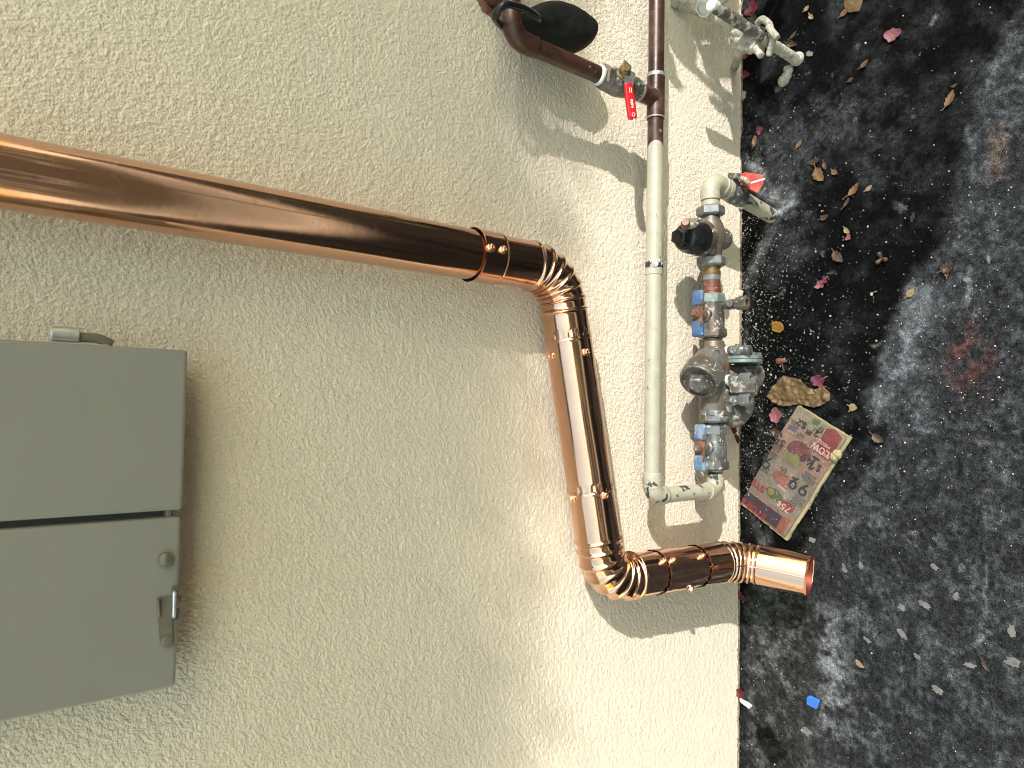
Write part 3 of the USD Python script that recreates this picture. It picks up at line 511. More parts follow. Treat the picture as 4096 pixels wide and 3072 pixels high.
# ------------------------------------------------------------------ the upper branch with its red-handled valve
bt = Wpt(385); xB = bt[0]
btop = V(xB + .002, -P8, V(0.5633, -0.0800, 0.6819)[2])
br = thing('branch_pipe', 'brown copper branch rising from the tee and turning off to the right', 'pipe', bt)
part(br, 'tee_outlet', lathe2(bt, bt + V(0, 0, .043), [(0, RP), (0, RP + .0016), (.95, RP + .0018), (1, RP + .001), (1, RP)], 32), 'copper_old', smooth=40)
va, vb = V(0.5542, -0.0800, 0.4403)[2], V(0.5544, -0.0800, 0.5159)[2]
Bp = fillet([bt + V(0, 0, .03), btop, btop + V(.9, 0, .0)], [0, .026, 0], 14)
part(br, 'riser', tube(resample(Bp, .004), RP, 32), 'copper_old', smooth=True)
elb = fillet([btop + V(0, 0, -.045), btop, btop + V(.040, 0, 0)], [0, .027, 0], 14); part(br, 'elbow', tube(resample(elb, .002), RP + .002, 32), 'copper_old', smooth=True)
part(br, 'solder_joint', lathe2(bt + V(0, 0, .042), bt + V(0, 0, .048), [(0, RP), (0, RP + .0026), (.5, RP + .003), (1, RP + .0012), (1, RP)], 28), 'solder', smooth=50)
bv = thing('ball_valve', 'bronze ball valve with long red lever handle on the brown branch', 'valve', V(xB, -P8, .5 * (va + vb)))
zz = np.linspace(0, 1, 2); v0 = V(xB, -P8, V(0.5559, -0.0800, 0.4128)[2]); v1 = V(xB, -P8, V(0.5549, -0.0800, 0.5035)[2]); Lv = v1[2] - v0[2]
part(bv, 'body', lathe(v0, V(0, 0, 1), [(0, RP), (0, .0185), (Lv * .12, .0185), (Lv * .2, .0165), (Lv * .28, .0195), (Lv * .5, .0225), (Lv * .68, .0205), (Lv * .74, .0165), (Lv, RP + .002), (Lv, RP)], 32), 'bronze', smooth=40)
part(bv, 'hex_end', hexa(v0 + V(0, 0, Lv * .74), v0 + V(0, 0, Lv * .93), .0215, .3), 'bronze', smooth=20)
part(bv, 'hex_end', hexa(v0 + V(0, 0, -.002), v0 + V(0, 0, Lv * .16), .0205, .1), 'bronze', smooth=20)
part(bv, 'white_collar', lathe(v1 + V(0, 0, -.003), V(0, 0, 1), [(0, RP), (0, RP + .0028), (.004, RP + .003), (.006, RP)], 28), 'ptfe', smooth=50)
sc_ = V(xB, -P8, v0[2] + Lv * .5)
sd = nrm(V(.80, -.60, 0)); stem0 = sc_ + sd * .018; stem1 = V(0.5575, -0.1120, 0.4711)
sd = nrm(stem1 - sc_)
part(bv, 'stem_boss', lathe(sc_ + sd * .012, sd, [(0, .012), (.012, .0115), (.014, .0095), (.022, .009), (.022, 0)], 24), 'brass', smooth=30)
part(bv, 'stem_nut', hexa(sc_ + sd * .028, sc_ + sd * .038, .0075, .2), 'brass', smooth=20)
# handle: steel strip stepping down from the stem, then the dipped grip
hz = sc_ + sd * .031
g0, g1 = V(0.5312, -0.1160, 0.4714), V(0.4761, -0.1120, 0.4546)
ha = nrm(g1 - g0); hn = nrm(sd - ha * np.dot(sd, ha)); hw = np.cross(hn, ha)
def strip(c0, c1, w0, w1, n_, t=.003): 
    d = nrm(np.subtract(c1, c0)); nrm_ = nrm(n_ - d * np.dot(n_, d)); w = np.cross(nrm_, d)
    return trimesh.convex.convex_hull(np.array([c + sx * w * ww + sn * nrm_ * t / 2 for c, ww in ((c0, w0), (c1, w1)) for sx in (-1, 1) for sn in (-1, 1)]))
part(bv, 'lever', [strip(hz - V(-.008, 0, -.004), hz + V(.002, 0, -.012), .009, .0095, sd), strip(hz + V(.002, 0, -.012), g0 + ha * .006, .0095, .0075, hn)], 'zinc', label='bent steel lever')
n_ = 40; sL = np.linspace(0, np.linalg.norm(g1 - g0), n_); prof = .0082 * np.sqrt(np.clip(1 - ((sL - sL[-1] * .9) / (sL[-1] * .1)).clip(0) ** 2, 0, 1)) * (.86 + .14 * sm(0, .02, sL)); prof[0] *= .6; prof[-1] = .0005
thk = .0042 * np.minimum(1, prof / .007 + .15)
secs = []
for s_, w_, t_ in zip(sL, prof, thk):
    a = np.linspace(0, 2 * PI, 20, endpoint=False); ca, sa = np.cos(a), np.sin(a)
    secs.append(g0 + ha * s_ + hw * (np.sign(ca) * np.abs(ca) ** .6 * w_)[:, None] + hn * (np.sign(sa) * np.abs(sa) ** .6 * t_)[:, None])
hd = part(bv, 'grip', (np.vstack(secs), grid_faces(n_, 20)), 'red_vinyl', smooth=50, label='red dipped grip with white lettering')
part(hd, 'lettering', [text('RWV', .0044, g0 + ha * .026 + hw * -.0022 + hn * .0043, ha, -hw if np.dot(np.cross(ha, -hw), hn) > 0 else hw, .0003)] +
     [rbox(g0 + ha * a + hw * o_ + hn * .0043, (l_, .0009, .0004), .0001, [ha, hw, hn]) for a, o_, l_ in ((.012, .0022, .007), (.012, -.001, .008))] +
     [extrude(Point(0, 0).buffer(.0030).difference(Point(0, 0).buffer(.0024)), .0003, g0 + ha * .050 + hn * .0043, ha, hw if np.dot(np.cross(ha, hw), hn) > 0 else -hw), extrude([(-.002, 0), (0, .002), (.002, 0), (0, -.002)], .0003, g0 + ha * .058 + hn * .0043, ha, hw if np.dot(np.cross(ha, hw), hn) > 0 else -hw)], 'white_print')

# ------------------------------------------------------------------ valve train: regulator, union, backflow preventer
P0_, P1_ = V(0.4086, -0.0800, 0.2087), V(-0.1063, -0.0820, 0.1922)
def Apt(y):
    k = (y - 780) / 1100; return P0_ + (P1_ - P0_) * k
AD = nrm(P1_ - P0_); UP = V(0, 0, 1); OUT = V(0, -1, 0); KX = abs(P1_[0] - P0_[0]) / 1100
RXV = V(.017, -.607, -.794); DNV = V(-.999, .018, -.035); CV = nrm(V(.05, -.57, .82))
def alathe(th, name, y0, pts, m, n=32, smooth=40, parent=None, **k):
    """turned piece on the valve train's axis: (pixel ruler position, radius) pairs"""
    return part(parent or th, name, lathe(Apt(y0), AD, [((y - y0) * KX, r) for y, r in pts], n), m, smooth=smooth, **k)
def ahex(th, name, y0, y1, r, m, ph=.35, **k): return part(th, name, hexa(Apt(y0), Apt(y1), r, ph), m, smooth=15, **k)

# riser out of the floor with the red valve
rg = V(0.4057, -0.0732, 0.0000); corner = Apt(718)
rs = thing('riser_pipe', 'chipped cream riser pipe coming out of the floor by a red valve handle', 'pipe', rg)
rtop = V(corner[0], corner[1], corner[2]); rb = V(rg[0], rg[1], -.02)
path = fillet([rb, rtop, Apt(800)], [0, .022, 0], 14)
part(rs, 'pipe', tube(resample(path, .003), .0150, 32), 'chipped_paint', smooth=True)
rd = nrm(rtop - rb)
ec = fillet([rtop - rd * .036, rtop, rtop + AD * .040], [0, .024, 0], 16)
part(rs, 'elbow', tube(resample(ec, .002), .0178, 32), 'cream_paint', smooth=True)
part(rs, 'elbow_rim', lathe(rtop - rd * .044, rd, [(0, .015), (0, .0185), (.001, .0195), (.008, .0195), (.0095, .018), (.0095, .015)], 32), 'cream_paint', smooth=40)
alathe(rs, 'socket', 757, [(757, .0155), (757, .0172), (760, .0178), (797, .0178), (800, .0165), (826, .0165), (826, .0)], 'cream_paint')
vb0, vb1 = rtop - rd * .048, rtop - rd * .105
rv = part(rs, 'valve_body', lathe2(vb0, vb1, [(0, .015), (0, .0185), (.1, .020), (.25, .020), (.3, .018), (.42, .0205), (.6, .0205), (.72, .018), (.76, .0195), (.95, .0195), (1, .018), (1, .015)], 32), 'bronze_worn', smooth=40, label='grey valve body with chipped cream paint')
part(rv, 'ring', lathe2(vb0 + rd * .002, vb0 - rd * .006, [(0, .015), (0, .0205), (1, .0205), (1, .015)], 32), 'cream_paint', smooth=40)
bc = .5 * (vb0 + vb1); sdir = nrm(V(.93, -.30, .12))
part(rv, 'stem', lathe(bc + sdir * .012, sdir, [(0, .010), (.010, .010), (.012, .006), (.026, .006), (.026, 0)], 20), 'bronze', smooth=30)
nutc = V(0.4529, -0.0950, 0.1550)
part(rv, 'handle_nut', hexa(nutc - sdir * .006, nutc + sdir * .005, .0125, .4), 'crust_dark', smooth=20)
hpx = [V(0.4529, -0.1000, 0.1511), V(0.4599, -0.1050, 0.1376), V(0.4584, -0.1100, 0.1272), V(0.4555, -0.1150, 0.1035), V(0.4404, -0.1150, 0.1009), V(0.4210, -0.1150, 0.1148), V(0.4281, -0.1100, 0.1310), V(0.4406, -0.1000, 0.1430)]
hb = hpx[0]; hy = nrm(DNV); hx = nrm(RXV - hy * np.dot(RXV, hy)); o2 = lambda p: (np.dot(p - hb, hx), np.dot(p - hb, hy))
hpoly = Polygon([o2(p) for p in hpx]).buffer(.004).buffer(-.004)
slit = Polygon([o2(V(0.4402, -0.1100, 0.1335)), o2(V(0.4507, -0.1150, 0.0985)), o2(V(0.4468, -0.1150, 0.0985)), o2(V(0.4373, -0.1100, 0.1311))])
vh = part(rv, 'valve_handle', extrude(hpoly.difference(slit.buffer(.0006)), .0035, hb, hx, hy), 'red_faded', smooth=30, label='short faded red valve handle')
part(vh, 'pale_slot', extrude(slit, .0015, hb + np.cross(hx, hy) * .001, hx, hy), 'ptfe')
part(vh, 'bracket', tube(spline([nutc, V(0.4481, -0.1030, 0.1474), V(0.4405, -0.1150, 0.1464), V(0.4349, -0.1170, 0.1413)], 16), .0042, 10), 'crust', smooth=True)

# pressure regulator
pv = thing('pressure_regulator', 'bronze pressure regulator with black plastic bell cap between two grey union nuts', 'regulator', Apt(950))
ahex(pv, 'union_nut', 826, 866, .0262, 'zinc', .35); 
alathe(pv, 'body', 866, [(866, 0), (866, .0165), (878, .017), (900, .0225), (935, .0265), (965, .0265), (1000, .021), (1030, .0185), (1033, 0)], 'bronze_brown')
bc = Apt(955); bd = nrm(V(-.15, -.10, .97))
part(pv, 'spring_chamber', lathe(bc + bd * .012, bd, [(0, .024), (.014, .0262), (.020, .0325), (.030, .0335), (.034, .0315), (.034, 0)], 40), 'bronze', smooth=40)
cp = part(pv, 'bell_cap', lathe(bc + bd * .046, bd, [(0, .0315), (.004, .0318), (.020, .0300), (.036, .0270), (.044, .0225), (.046, .018), (.046, 0)], 48), 'black_gloss', smooth=35, label='glossy black bell cap')
part(cp, 'adjusting_knob', lathe(bc + bd * .088, bd, [(0, .0185), (.022, .0155), (.024, .013), (.024, 0)], 6, .3), 'black_gloss', smooth=15)
part(pv, 'bottom_plug', lathe(bc - bd * .012 , V(.03, -.25, -.97), [(0, .020), (.012, .021), (.022, .0205), (.030, .016), (.030, 0)], 24), 'bronze', smooth=40)
cb = V(0.3238, -0.1150, 0.3229)
part(pv, 'cap_bolt', [lathe(cb, V(.25, -.6, .75), [(0, 0), (0, .0075), (.009, .0078), (.013, .006), (.0135, 0)], 20)], 'copper_stained', smooth=35)
tg = [V(0.3418, -0.1050, 0.3094), V(0.3417, -0.1080, 0.2967), V(0.3447, -0.1080, 0.2800), V(0.3307, -0.1120, 0.2968), V(0.3275, -0.1120, 0.3125)]
part(pv, 'steel_tag', extrude([(np.dot(p - tg[0], hx), np.dot(p - tg[0], hy)) for p in tg], .0015, tg[0], hx, hy), 'steel')
part(pv, 'lug', tube(np.array([cb - V(0, 0, .004), bc + bd * .05 + V(.022, -.01, 0)]), .0055, 12), 'crust', smooth=True)
ahex(pv, 'union_nut', 1029, 1068, .0268, 'zinc', .2)
alathe(pv, 'tailpiece', 1060, [(1060, 0), (1060, .019), (1073, .0175), (1078, .0150), (1085, .0150), (1088, .0168), (1102, .0168), (1106, .0155), (1106, 0)], 'brass')
nip = thing('pipe_nipple', 'short stained copper pipe nipple with pale green crust at one end', 'pipe', Apt(1140))
alathe(nip, 'tube', 1104, [(1104, 0), (1104, .0158), (1182, .0158), (1186, 0)], 'copper_stained')
alathe(nip, 'verdigris_band', 1104, [(1104, .0158), (1106, .0163), (1121, .0163), (1123, .0158)], 'verdigris')
alathe(nip, 'sleeve', 1155, [(1155, .0158), (1156, .0172), (1168, .0174), (1170, .0162), (1173, .0170), (1182, .0165), (1183, .0158)], 'copper_stained')

bf = thing('backflow_preventer', 'weathered bronze backflow preventer with capped Y branches and four test cocks', 'backflow preventer', Apt(1520))
def shutoff(y0, fl, label, bl):
    """ball valve of the assembly: hex ends, round body, stem and tee handle"""
    s = 1
    Y = lambda k: y0 + k
    v = part(bf, 'shutoff_valve', lathe(Apt(y0), AD, [((a) * KX, r) for a, r in ((-2, 0), (-2, .0195), (33, .0205), (38, .0195), (60, .0200), (68, .0215), (105, .0225), (128, .0215), (133, .0225), (168, .0215), (170, 0))], 36), fl, smooth=40, label=label)
    part(v, 'hex_end', hexa(Apt(y0 - 4), Apt(y0 + 36), .0240, .5), 'verdigris' if bl == 'blue_vinyl' else fl, smooth=15)
    part(v, 'hex_end', hexa(Apt(y0 + 134), Apt(y0 + 172), .0262, .5), fl, smooth=15)
    c = Apt(y0 + 84); part(v, 'stem', lathe(c + UP * .012, UP, [(0, .0135), (.012, .013), (.014, .010), (.026, .0095), (.036, .006), (.036, 0)], 24), fl, smooth=35)
    hc = c + UP * .0465 + V(0, -.003, 0)
    h = part(v, 'tee_handle', rbox(hc, (.050, .0215, .003), .001), 'rust', smooth=30)
    part(h, 'handle_nut', hexa(hc + UP * .001, hc + UP * .009, .0092, .3), 'rust', smooth=15)
    part(h, 'stem_tip', rod(hc + UP * .006, hc + UP * .0125, .0052, 16), 'bronze_worn' if bl != 'blue_vinyl' else 'rust')
    for q in (-1, 1):
        part(h, 'blue_grip', hull([hc + V(q * a, j * .0075, d) for a, d in ((.0185, 0), (.038, -.0015)) for j in (-1, 1)], .0050), bl, smooth=40)
        part(h, 'side_lip', rbox(hc + V(q * .0195, -.0112, .003), (.010, .0016, .007), .0006), 'rust')
    return v
shutoff(1182, 'bronze', 'right-hand shutoff valve with bright blue handle ends', 'blue_vinyl')
alathe(bf, 'inlet_neck', 1350, [(1350, 0), (1350, .019), (1354, .0168), (1359, .019), (1364, .0168), (1368, .0205), (1376, .021), (1395, .0255), (1420, .031), (1450, .033), (1490, .030), (1520, .026), (1560, .0245), (1600, .0265), (1640, .0262), (1646, 0)], 'bronze_brown', label='brown bronze inlet body')
yd = nrm(V(-.655, -.16, .77)); yb = Apt(1432) - yd * .01
part(bf, 'check_housing', lathe(yb, yd, [(0, 0), (0, .026), (.02, .030), (.042, .0325), (.052, .0340), (.054, .0330)], 48), 'bronze_brown', smooth=40, label='first check housing, tilted up')
ck = part(bf, 'check_cap', lathe(yb + yd * .052, yd, [(0, .033), (.001, .0362), (.006, .0372), (.030, .0372), (.0345, .0352), (.0345, .0315), (.030, .0300), (.030, 0)], 56), 'bronze', smooth=35, label='round screwed check cap with square plug')
part(ck, 'cap_plug', lathe(yb + yd * .0815, yd, [(0, .0195), (.013, .0175), (.0165, .0150), (.0165, 0)], 5, .5), 'bronze_worn', smooth=15)
pu, pv_, pw = frame(yd); rim = []
fc = yb + yd * .0826
for i_, ch in enumerate('CAUTION'):
    a = .9 - i_ * .25; rad = math.cos(a) * pu + math.sin(a) * pv_; tan_ = -np.sin(a) * pu + math.cos(a) * pv_
    rim.append(text(ch, .0058, fc + rad * .0222 + tan_ * .002, -tan_, rad, .0012))
part(ck, 'raised_lettering', rim, 'bronze_worn')
part(bf, 'body_ridge', [rbox(Apt(1432) + yd * .034 + V(.006, -.029, .010) + V(0, 0, 0) * k, (.030, .003, .0025), .0008, [yd, np.cross(yd, V(0, -1, 0)), V(0, -1, 0)]) for k in range(1)] + [rbox(Apt(1398 + 9 * k) + nrm(V(0, -.72, .60)) * (.0325 - .0004 * k), (.0022, .011, .0022), .0006) for k in range(9)], 'bronze_worn', label='raised cast marks')
pl = [yb + yd * .006 + V(-.002, -.022, .026)]
part(bf, 'cast_pad', rbox(yb + yd * .030 + nrm(V(.55, -.35, .5)) * .029, (.034, .020, .006), .001, [yd, np.cross(yd, nrm(V(.55, -.35, .5))), nrm(V(.55, -.35, .5))]), 'bronze_brown', smooth=20)
alathe(bf, 'outlet_body', 1556, [(1556, 0), (1556, .0235), (1600, .0215), (1612, .0225), (1624, .0258), (1655, .0262), (1660, .0262), (1662, 0)], 'bronze_worn', label='grey outlet body')
ahex(bf, 'hex_end', 1652, 1690, .0272, 'bronze_worn', .5)
alathe(bf, 'gasket_rings', 1690, [(1690, 0), (1690, .0205), (1694, .0185), (1697, .0205), (1701, .0185), (1704, .0195), (1706, 0)], 'label_black')
y2 = nrm(V(-.46, -.30, -.83)); b2 = Apt(1580)
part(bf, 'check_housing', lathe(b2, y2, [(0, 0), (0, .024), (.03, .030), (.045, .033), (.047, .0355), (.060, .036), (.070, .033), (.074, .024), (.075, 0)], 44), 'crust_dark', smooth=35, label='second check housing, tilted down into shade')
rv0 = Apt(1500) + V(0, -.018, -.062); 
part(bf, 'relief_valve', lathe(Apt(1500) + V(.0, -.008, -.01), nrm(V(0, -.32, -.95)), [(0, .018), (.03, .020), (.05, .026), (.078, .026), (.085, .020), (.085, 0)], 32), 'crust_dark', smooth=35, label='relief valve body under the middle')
dc = V(0.1001, -0.1180, 0.1612); 
fl_ = part(bf, 'relief_cover', lathe(dc - AD * .007, AD, [(0, 0), (0, .033), (.001, .036), (.006, .036), (.007, .034), (.008, .036), (.013, .036), (.014, .033), (.014, 0)], 40), 'verdigris', smooth=35, label='green-grey round relief valve cover')
for a in np.arange(6) / 6 * 2 * PI + .3:
    u_, v_, w_ = frame(AD); p = dc + (math.cos(a) * u_ + math.sin(a) * v_) * .030
    part(fl_, 'cover_bolt', hexa(p - AD * .012, p - AD * .006, .0055), 'zinc', smooth=15)
hx0 = V(0.0492, -0.1180, 0.1936); part(bf, 'drain_hex', hexa(hx0, hx0 + nrm(V(0, -.95, -.30)) * .046, .017, .2), 'crust_dark', smooth=15, label='crusted hex drain')
def testcock(p, nut='bronze', white=False, L=.048, tape=None):
    d = nrm(V(.02, -.97, -.10)); p = np.asarray(p)
    t = part(bf, 'test_cock', lathe(p, d, [(-.012, 0), (-.012, .0068), (.004, .0075), (.012, .0095), (.022, .0095), (.026, .0075), (L * .62, .0075), (L * .62, 0)], 24), nut, smooth=35)
    if white: part(t, 'threaded_nipple', lathe(p + d * L * .6, d, [(0, .0085)] + [(a, r) for k in range(4) for a, r in ((.001 + k * .0022, .0092), (.0021 + k * .0022, .0086))] + [(.010, .0085), (.019, .008), (.019, 0)], 24), 'bronze_worn', smooth=20); part(t, 'hex_nut', hexa(p + d * L * .38, p + d * L * .66, .0118, .2), nut, smooth=15)
    else: part(t, 'hex_nut', hexa(p + d * L * .55, p + d * L * 1.02, .0118, .2, hole=.0072), 'zinc' if nut == 'bronze_worn' else nut, smooth=15)
    q = p + d * .016; su = nrm(V(0.02, -.42, .90))
    if tape: part(t, 'tape_ring', lathe(p + d * .001, d, [(0, .007), (0, .0098), (.005, .0098), (.005, .007)], 24), 'ptfe', smooth=40)
    st_ = part(t, 'stem', lathe(q, su, [(0, .0068), (.0125, .0068), (.0135, .0058), (.0135, 0)], 20), nut, smooth=30)
    part(st_, 'screw_slot', rbox(q + su * .0136, (.0095, .0013, .0007), .0003, [V(.9, .3, .1), np.cross(su, V(.9, .3, .1)), su]), 'ink_black')
testcock(V(0.1994, -0.1000, 0.1950), 'bronze')
testcock(V(0.1143, -0.1050, 0.1912), 'bronze', white=True, tape=True)
testcock(V(0.0609, -0.1080, 0.1926), 'bronze_worn', tape=True)
testcock(V(0.0241, -0.1080, 0.1945), 'bronze_worn')
shutoff(1706, 'bronze_worn', 'left-hand shutoff valve with pale worn blue handle ends', 'blue_worn')
wing = part(bf, 'size_marks', [rbox(Apt(1762 + k) + nrm(V(0, -.93, a)) * .0222, (.0032, .0024, .0030), .0007) for k in (2, 12, 40, 50, 60) for a in (.20, .45)], 'bronze_worn', label='raised cast marks')

# ------------------------------------------------------------------ black cover hung from the branch by its cord
cvz = [V(0.6411, -0.0520, 0.6050), V(0.6482, -0.0520, 0.5812), V(0.6489, -0.0520, 0.5534), V(0.6473, -0.0520, 0.5264), V(0.6434, -0.0520, 0.5049), V(0.6344, -0.0520, 0.4916), V(0.6188, -0.0520, 0.4936), V(0.6054, -0.0520, 0.5042), V(0.5862, -0.0520, 0.5297), V(0.5832, -0.0520, 0.5619), V(0.5876, -0.0520, 0.6120), V(0.5898, -0.0520, 0.6450), V(0.6024, -0.0520, 0.6473), V(0.6235, -0.0520, 0.6259)]
cvz = np.array(cvz); cc = cvz.mean(0)
from scipy.interpolate import splprep, splev
tck, _ = splprep(np.vstack([cvz, cvz[:1]]).T, s=2e-5, per=True); ring = np.array(splev(np.linspace(0, 1, 80, endpoint=False), tck)).T
aa = np.linspace(-PI / 2, PI / 2, 36) * 1.0; lay = [cc + (ring - cc) * max(math.cos(a), 0) ** .45 * (abs(a) < 1.57) + 1e-3 + V(0, .037 * math.sin(a), 0) for a in aa]; lv = np.vstack(lay)
lv[:, 1] += .010 * (meshkit.fbm(lv * 22, 3, 4) - .5); cm = trimesh.Trimesh(lv, grid_faces(36, 80), process=False)
if cm.volume < 0: cm.invert()
cv = thing('pouch_cover', 'black rubber frost cover hanging by its cord from the brown pipe', 'cover', cc)
part(cv, 'pouch', cm, 'black_rubber', smooth=True)
part(cv, 'cord', tube(spline([V(0.5893, -0.0900, 0.6354), V(0.5829, -0.1030, 0.6547), V(0.5788, -0.1120, 0.6839), V(0.5736, -0.1160, 0.7073), V(0.5647, -0.1160, 0.7257), V(0.5588, -0.1060, 0.7287), V(0.5611, -0.0880, 0.7156), V(0.5704, -0.0660, 0.6905), V(0.5887, -0.0500, 0.6619), V(0.6055, -0.0500, 0.6453), V(0.6053, -0.0600, 0.6359)], 90), .0052, 14), 'black_gloss', smooth=True)

# fitting where another copper line enters the wall beside it
sb = thing('pipe_stub', 'brown copper elbow entering the stucco with grey sealant', 'pipe fitting', V(0.6364, -0.0200, 0.6801))
sp_ = V(0.6523, 0.0000, 0.6662)
part(sb, 'elbow', tube(resample(fillet([sp_ + V(0, .01, 0), sp_ + V(0, -.045, 0), sp_ + V(.12, -.047, .004)], [0, .022, 0], 12), .003), .0165, 28), 'copper_old', smooth=True)
part(sb, 'sealant', rough(lathe(sp_ + V(-.003, .003, -.002), V(0, -1, 0), [(0, .028), (.006, .026), (.010, .0185), (.010, .016)], 40), .004, 120, 3), 'copper_stained', smooth=True)

# ------------------------------------------------------------------ plaster-splashed stand pipe with its clamp
gs = V(0.7114, -0.1308, 0.0000); gt = V(gs[0] + .014, gs[1], .275)
sk = thing('stand_pipe', 'upright stand pipe caked in splashed stucco, clamped beside the wall', 'pipe', gs)
mid = gs + (gt - gs) * .46
part(sk, 'crusted_pipe', rough(tube(resample([gs - V(0, 0, .02), mid], .002), .0098, 40), .0034, 210, 7), 'crust', smooth=True, label='stucco-caked lower length')
part(sk, 'bare_pipe', rough(tube(resample([mid, gt], .002), .0102, 40), .0030, 150, 8), 'crust_dark', smooth=True, label='dark upper length with white smears')
part(sk, 'pipe_end', lathe(gt - V(0, 0, .01), V(0, 0, 1), [(0, .0105), (.012, .0112), (.0135, .010), (.0135, 0)], 28), 'white_plastic', smooth=30)
k1 = mid + V(0, 0, -.012)
part(sk, 'clamp', rough(tube(resample(fillet([k1 + V(-.030, -.004, -.010), k1 + V(-.012, -.020, .002), k1 + V(.018, -.018, .010), k1 + V(.034, -.004, .012), k1 + V(.030, .010, .010)], [0, .012, .012, .008, 0], 8), .002), .0058, 16), .003, 260, 2), 'crust', smooth=True)
part(sk, 'clamp_saddle', rough(rbox(k1 + V(0, .010, 0), (.056, .010, .020), .003).subdivide_to_size(.004), .004, 220, 5), 'crust', smooth=True)
for a, b in ((V(0.7303, -0.1480, 0.1282), V(0.7014, -0.1660, 0.1251)), (V(0.6906, -0.1300, 0.1427), V(0.6688, -0.1460, 0.1474))):
    part(sk, 'clamp_bolt', rough(tube(resample([a, b], .002), .0056, 18), .0026, 300, 6), 'crust', smooth=True)
blobs = [(V(0.7287, -0.1000, 0.1496), .015), (V(0.7136, -0.1050, 0.1447), .016), (V(0.7210, -0.0900, 0.1409), .012), (V(0.7168, -0.1150, 0.1448), .014), (V(0.7009, -0.1180, 0.1378), .012), (V(0.7099, -0.1000, 0.1325), .011)]
lump = trimesh.util.concatenate([rough(hull([c], r), .007, 140, i_) for i_, (c, r) in enumerate(blobs)])
part(sk, 'stucco_lump', [rough(hull([c], r).subdivide(), .009, 130, i_) for i_, (c, r) in enumerate(blobs)], 'crust', smooth=True)
part(sk, 'lower_brace', rough(tube(resample([V(0.7112, -0.0950, 0.1302), V(0.7304, -0.0300, 0.0596), V(0.7364, 0.0000, 0.0258)], .002), .0072, 18), .004, 200, 4), 'crust', smooth=True)
part(sk, 'crusted_rod', rough(tube(spline([V(0.8008, -0.0060, 0.2332), V(0.7966, -0.0200, 0.1974), V(0.7795, -0.0450, 0.1750), V(0.7612, -0.0700, 0.1651), V(0.7374, -0.1000, 0.1569)], 110), np.linspace(.0065, .0085, 110), 18), .008, 190, 9), 'crust', smooth=True)
part(sk, 'foot_crust', [rough(hull([gs + V(*d)], r).subdivide(), .006, 160, 3 + i_) for i_, (d, r) in enumerate(((( -.03, .03, -.003), .011), ((-.022, .022, -.002), .010), ((-.012, .018, 0), .009), ((.004, .0, -.004), .014)))], 'crust', smooth=True)
wpst = thing('white_pipe', 'stubby white plastic pipe joint at the wall beside the stand pipe', 'pipe', V(0.7865, -0.0600, 0.1949))
part(wpst, 'barrel', rod(V(0.7838, -0.0500, 0.1956), V(0.8536, -0.0750, 0.1124), .0155, 32, .003), 'white_plastic')
part(wpst, 'rim', lathe(V(0.7838, -0.0500, 0.1956), V(0.8536, -0.0750, 0.1124) - V(0.7838, -0.0500, 0.1956), [(-.002, .012), (-.002, .0168), (0, .0176), (.012, .0176), (.013, .0155)], 32), 'white_plastic', smooth=40)

# strap-leaved plant and a drooping stalk just outside the picture; they throw the leaf shadows on the wall and floor
pl_ = thing('strap_leaf_plant', 'green strap-leaved plant growing by the wall just out of frame', 'plant', (1.30, -.36, 0))
SUNSHIFT = lambda p: V(1.2 * p, -p, 1.32 * p)
def leaf_strip(shadow, w, p, name='leaf', m='plant_green'):
    """a leaf whose centre line runs above these points of the wall, p metres out towards the sun"""
    c = np.array([np.asarray(s) + SUNSHIFT(q) for s, q in zip(shadow, np.linspace(p[0], p[1], len(shadow)))]); c = spline(c, 26)
    k = np.linspace(0, 1, 26); ww = w * np.clip(np.minimum(k * 6 + .25, (1 - k) * 4), 0.05, 1); T = np.gradient(c, axis=0); T /= np.linalg.norm(T, axis=1)[:, None]
    s = np.cross(T, nrm(TO_SUN)); s /= np.linalg.norm(s, axis=1)[:, None]; nn_ = np.cross(T, s)
    vs = np.concatenate([c - s * ww[:, None], c - nn_ * .12 * ww[:, None], c + s * ww[:, None]], 1).reshape(-1, 3)
    part(pl_, name, (vs, grid_faces(26, 3, wrap=False)), m, smooth=True)
leaf_strip([V(0.7466, -0.0000, 0.2416), V(0.7172, 0.0000, 0.2249), V(0.7018, 0.0000, 0.1866), V(0.6883, -0.0000, 0.1391), V(0.6714, 0.0000, 0.0813), V(0.6613, 0.0000, 0.0028), V(0.6281, -0.0290, 0.0000)], .0085, (.34, .42))
leaf_strip([V(0.7691, 0.0000, 0.2625), V(0.7572, 0.0000, 0.2254), V(0.7437, 0.0000, 0.1833), V(0.7400, 0.0000, 0.1478)], .028, (.36, .34))
leaf_strip([V(0.7186, 0.0000, 0.2508), V(0.6921, 0.0000, 0.2409), V(0.6624, -0.0000, 0.2241), V(0.6501, 0.0000, 0.1898)], .016, (.36, .34))
leaf_strip([V(0.6468, -0.0000, 0.1102), V(0.6423, 0.0000, 0.0810), V(0.6384, 0.0000, 0.0467), V(0.6325, 0.0000, -0.0020), V(0.6040, -0.0201, 0.0000)], .010, (.36, .42))
leaf_strip([V(0.8364, -0.0000, 0.1884), V(0.8126, 0.0000, 0.1406), V(0.7853, -0.0000, 0.0825), V(0.7510, -0.0000, 0.0565), V(0.7371, 0.0000, 0.0460)], .030, (.36, .33))
leaf_strip([V(0.8748, 0.0000, 0.1003), V(0.8385, -0.0000, 0.0531), V(0.8057, 0.0000, 0.0220)], .034, (.36, .33))
leaf_strip([V(0.8281, 0.0000, 0.2633), V(0.8423, -0.0000, 0.1728), V(0.8854, 0.0000, 0.0579), V(0.8832, 0.0000, 0.0048)], .05, (.40, .36))
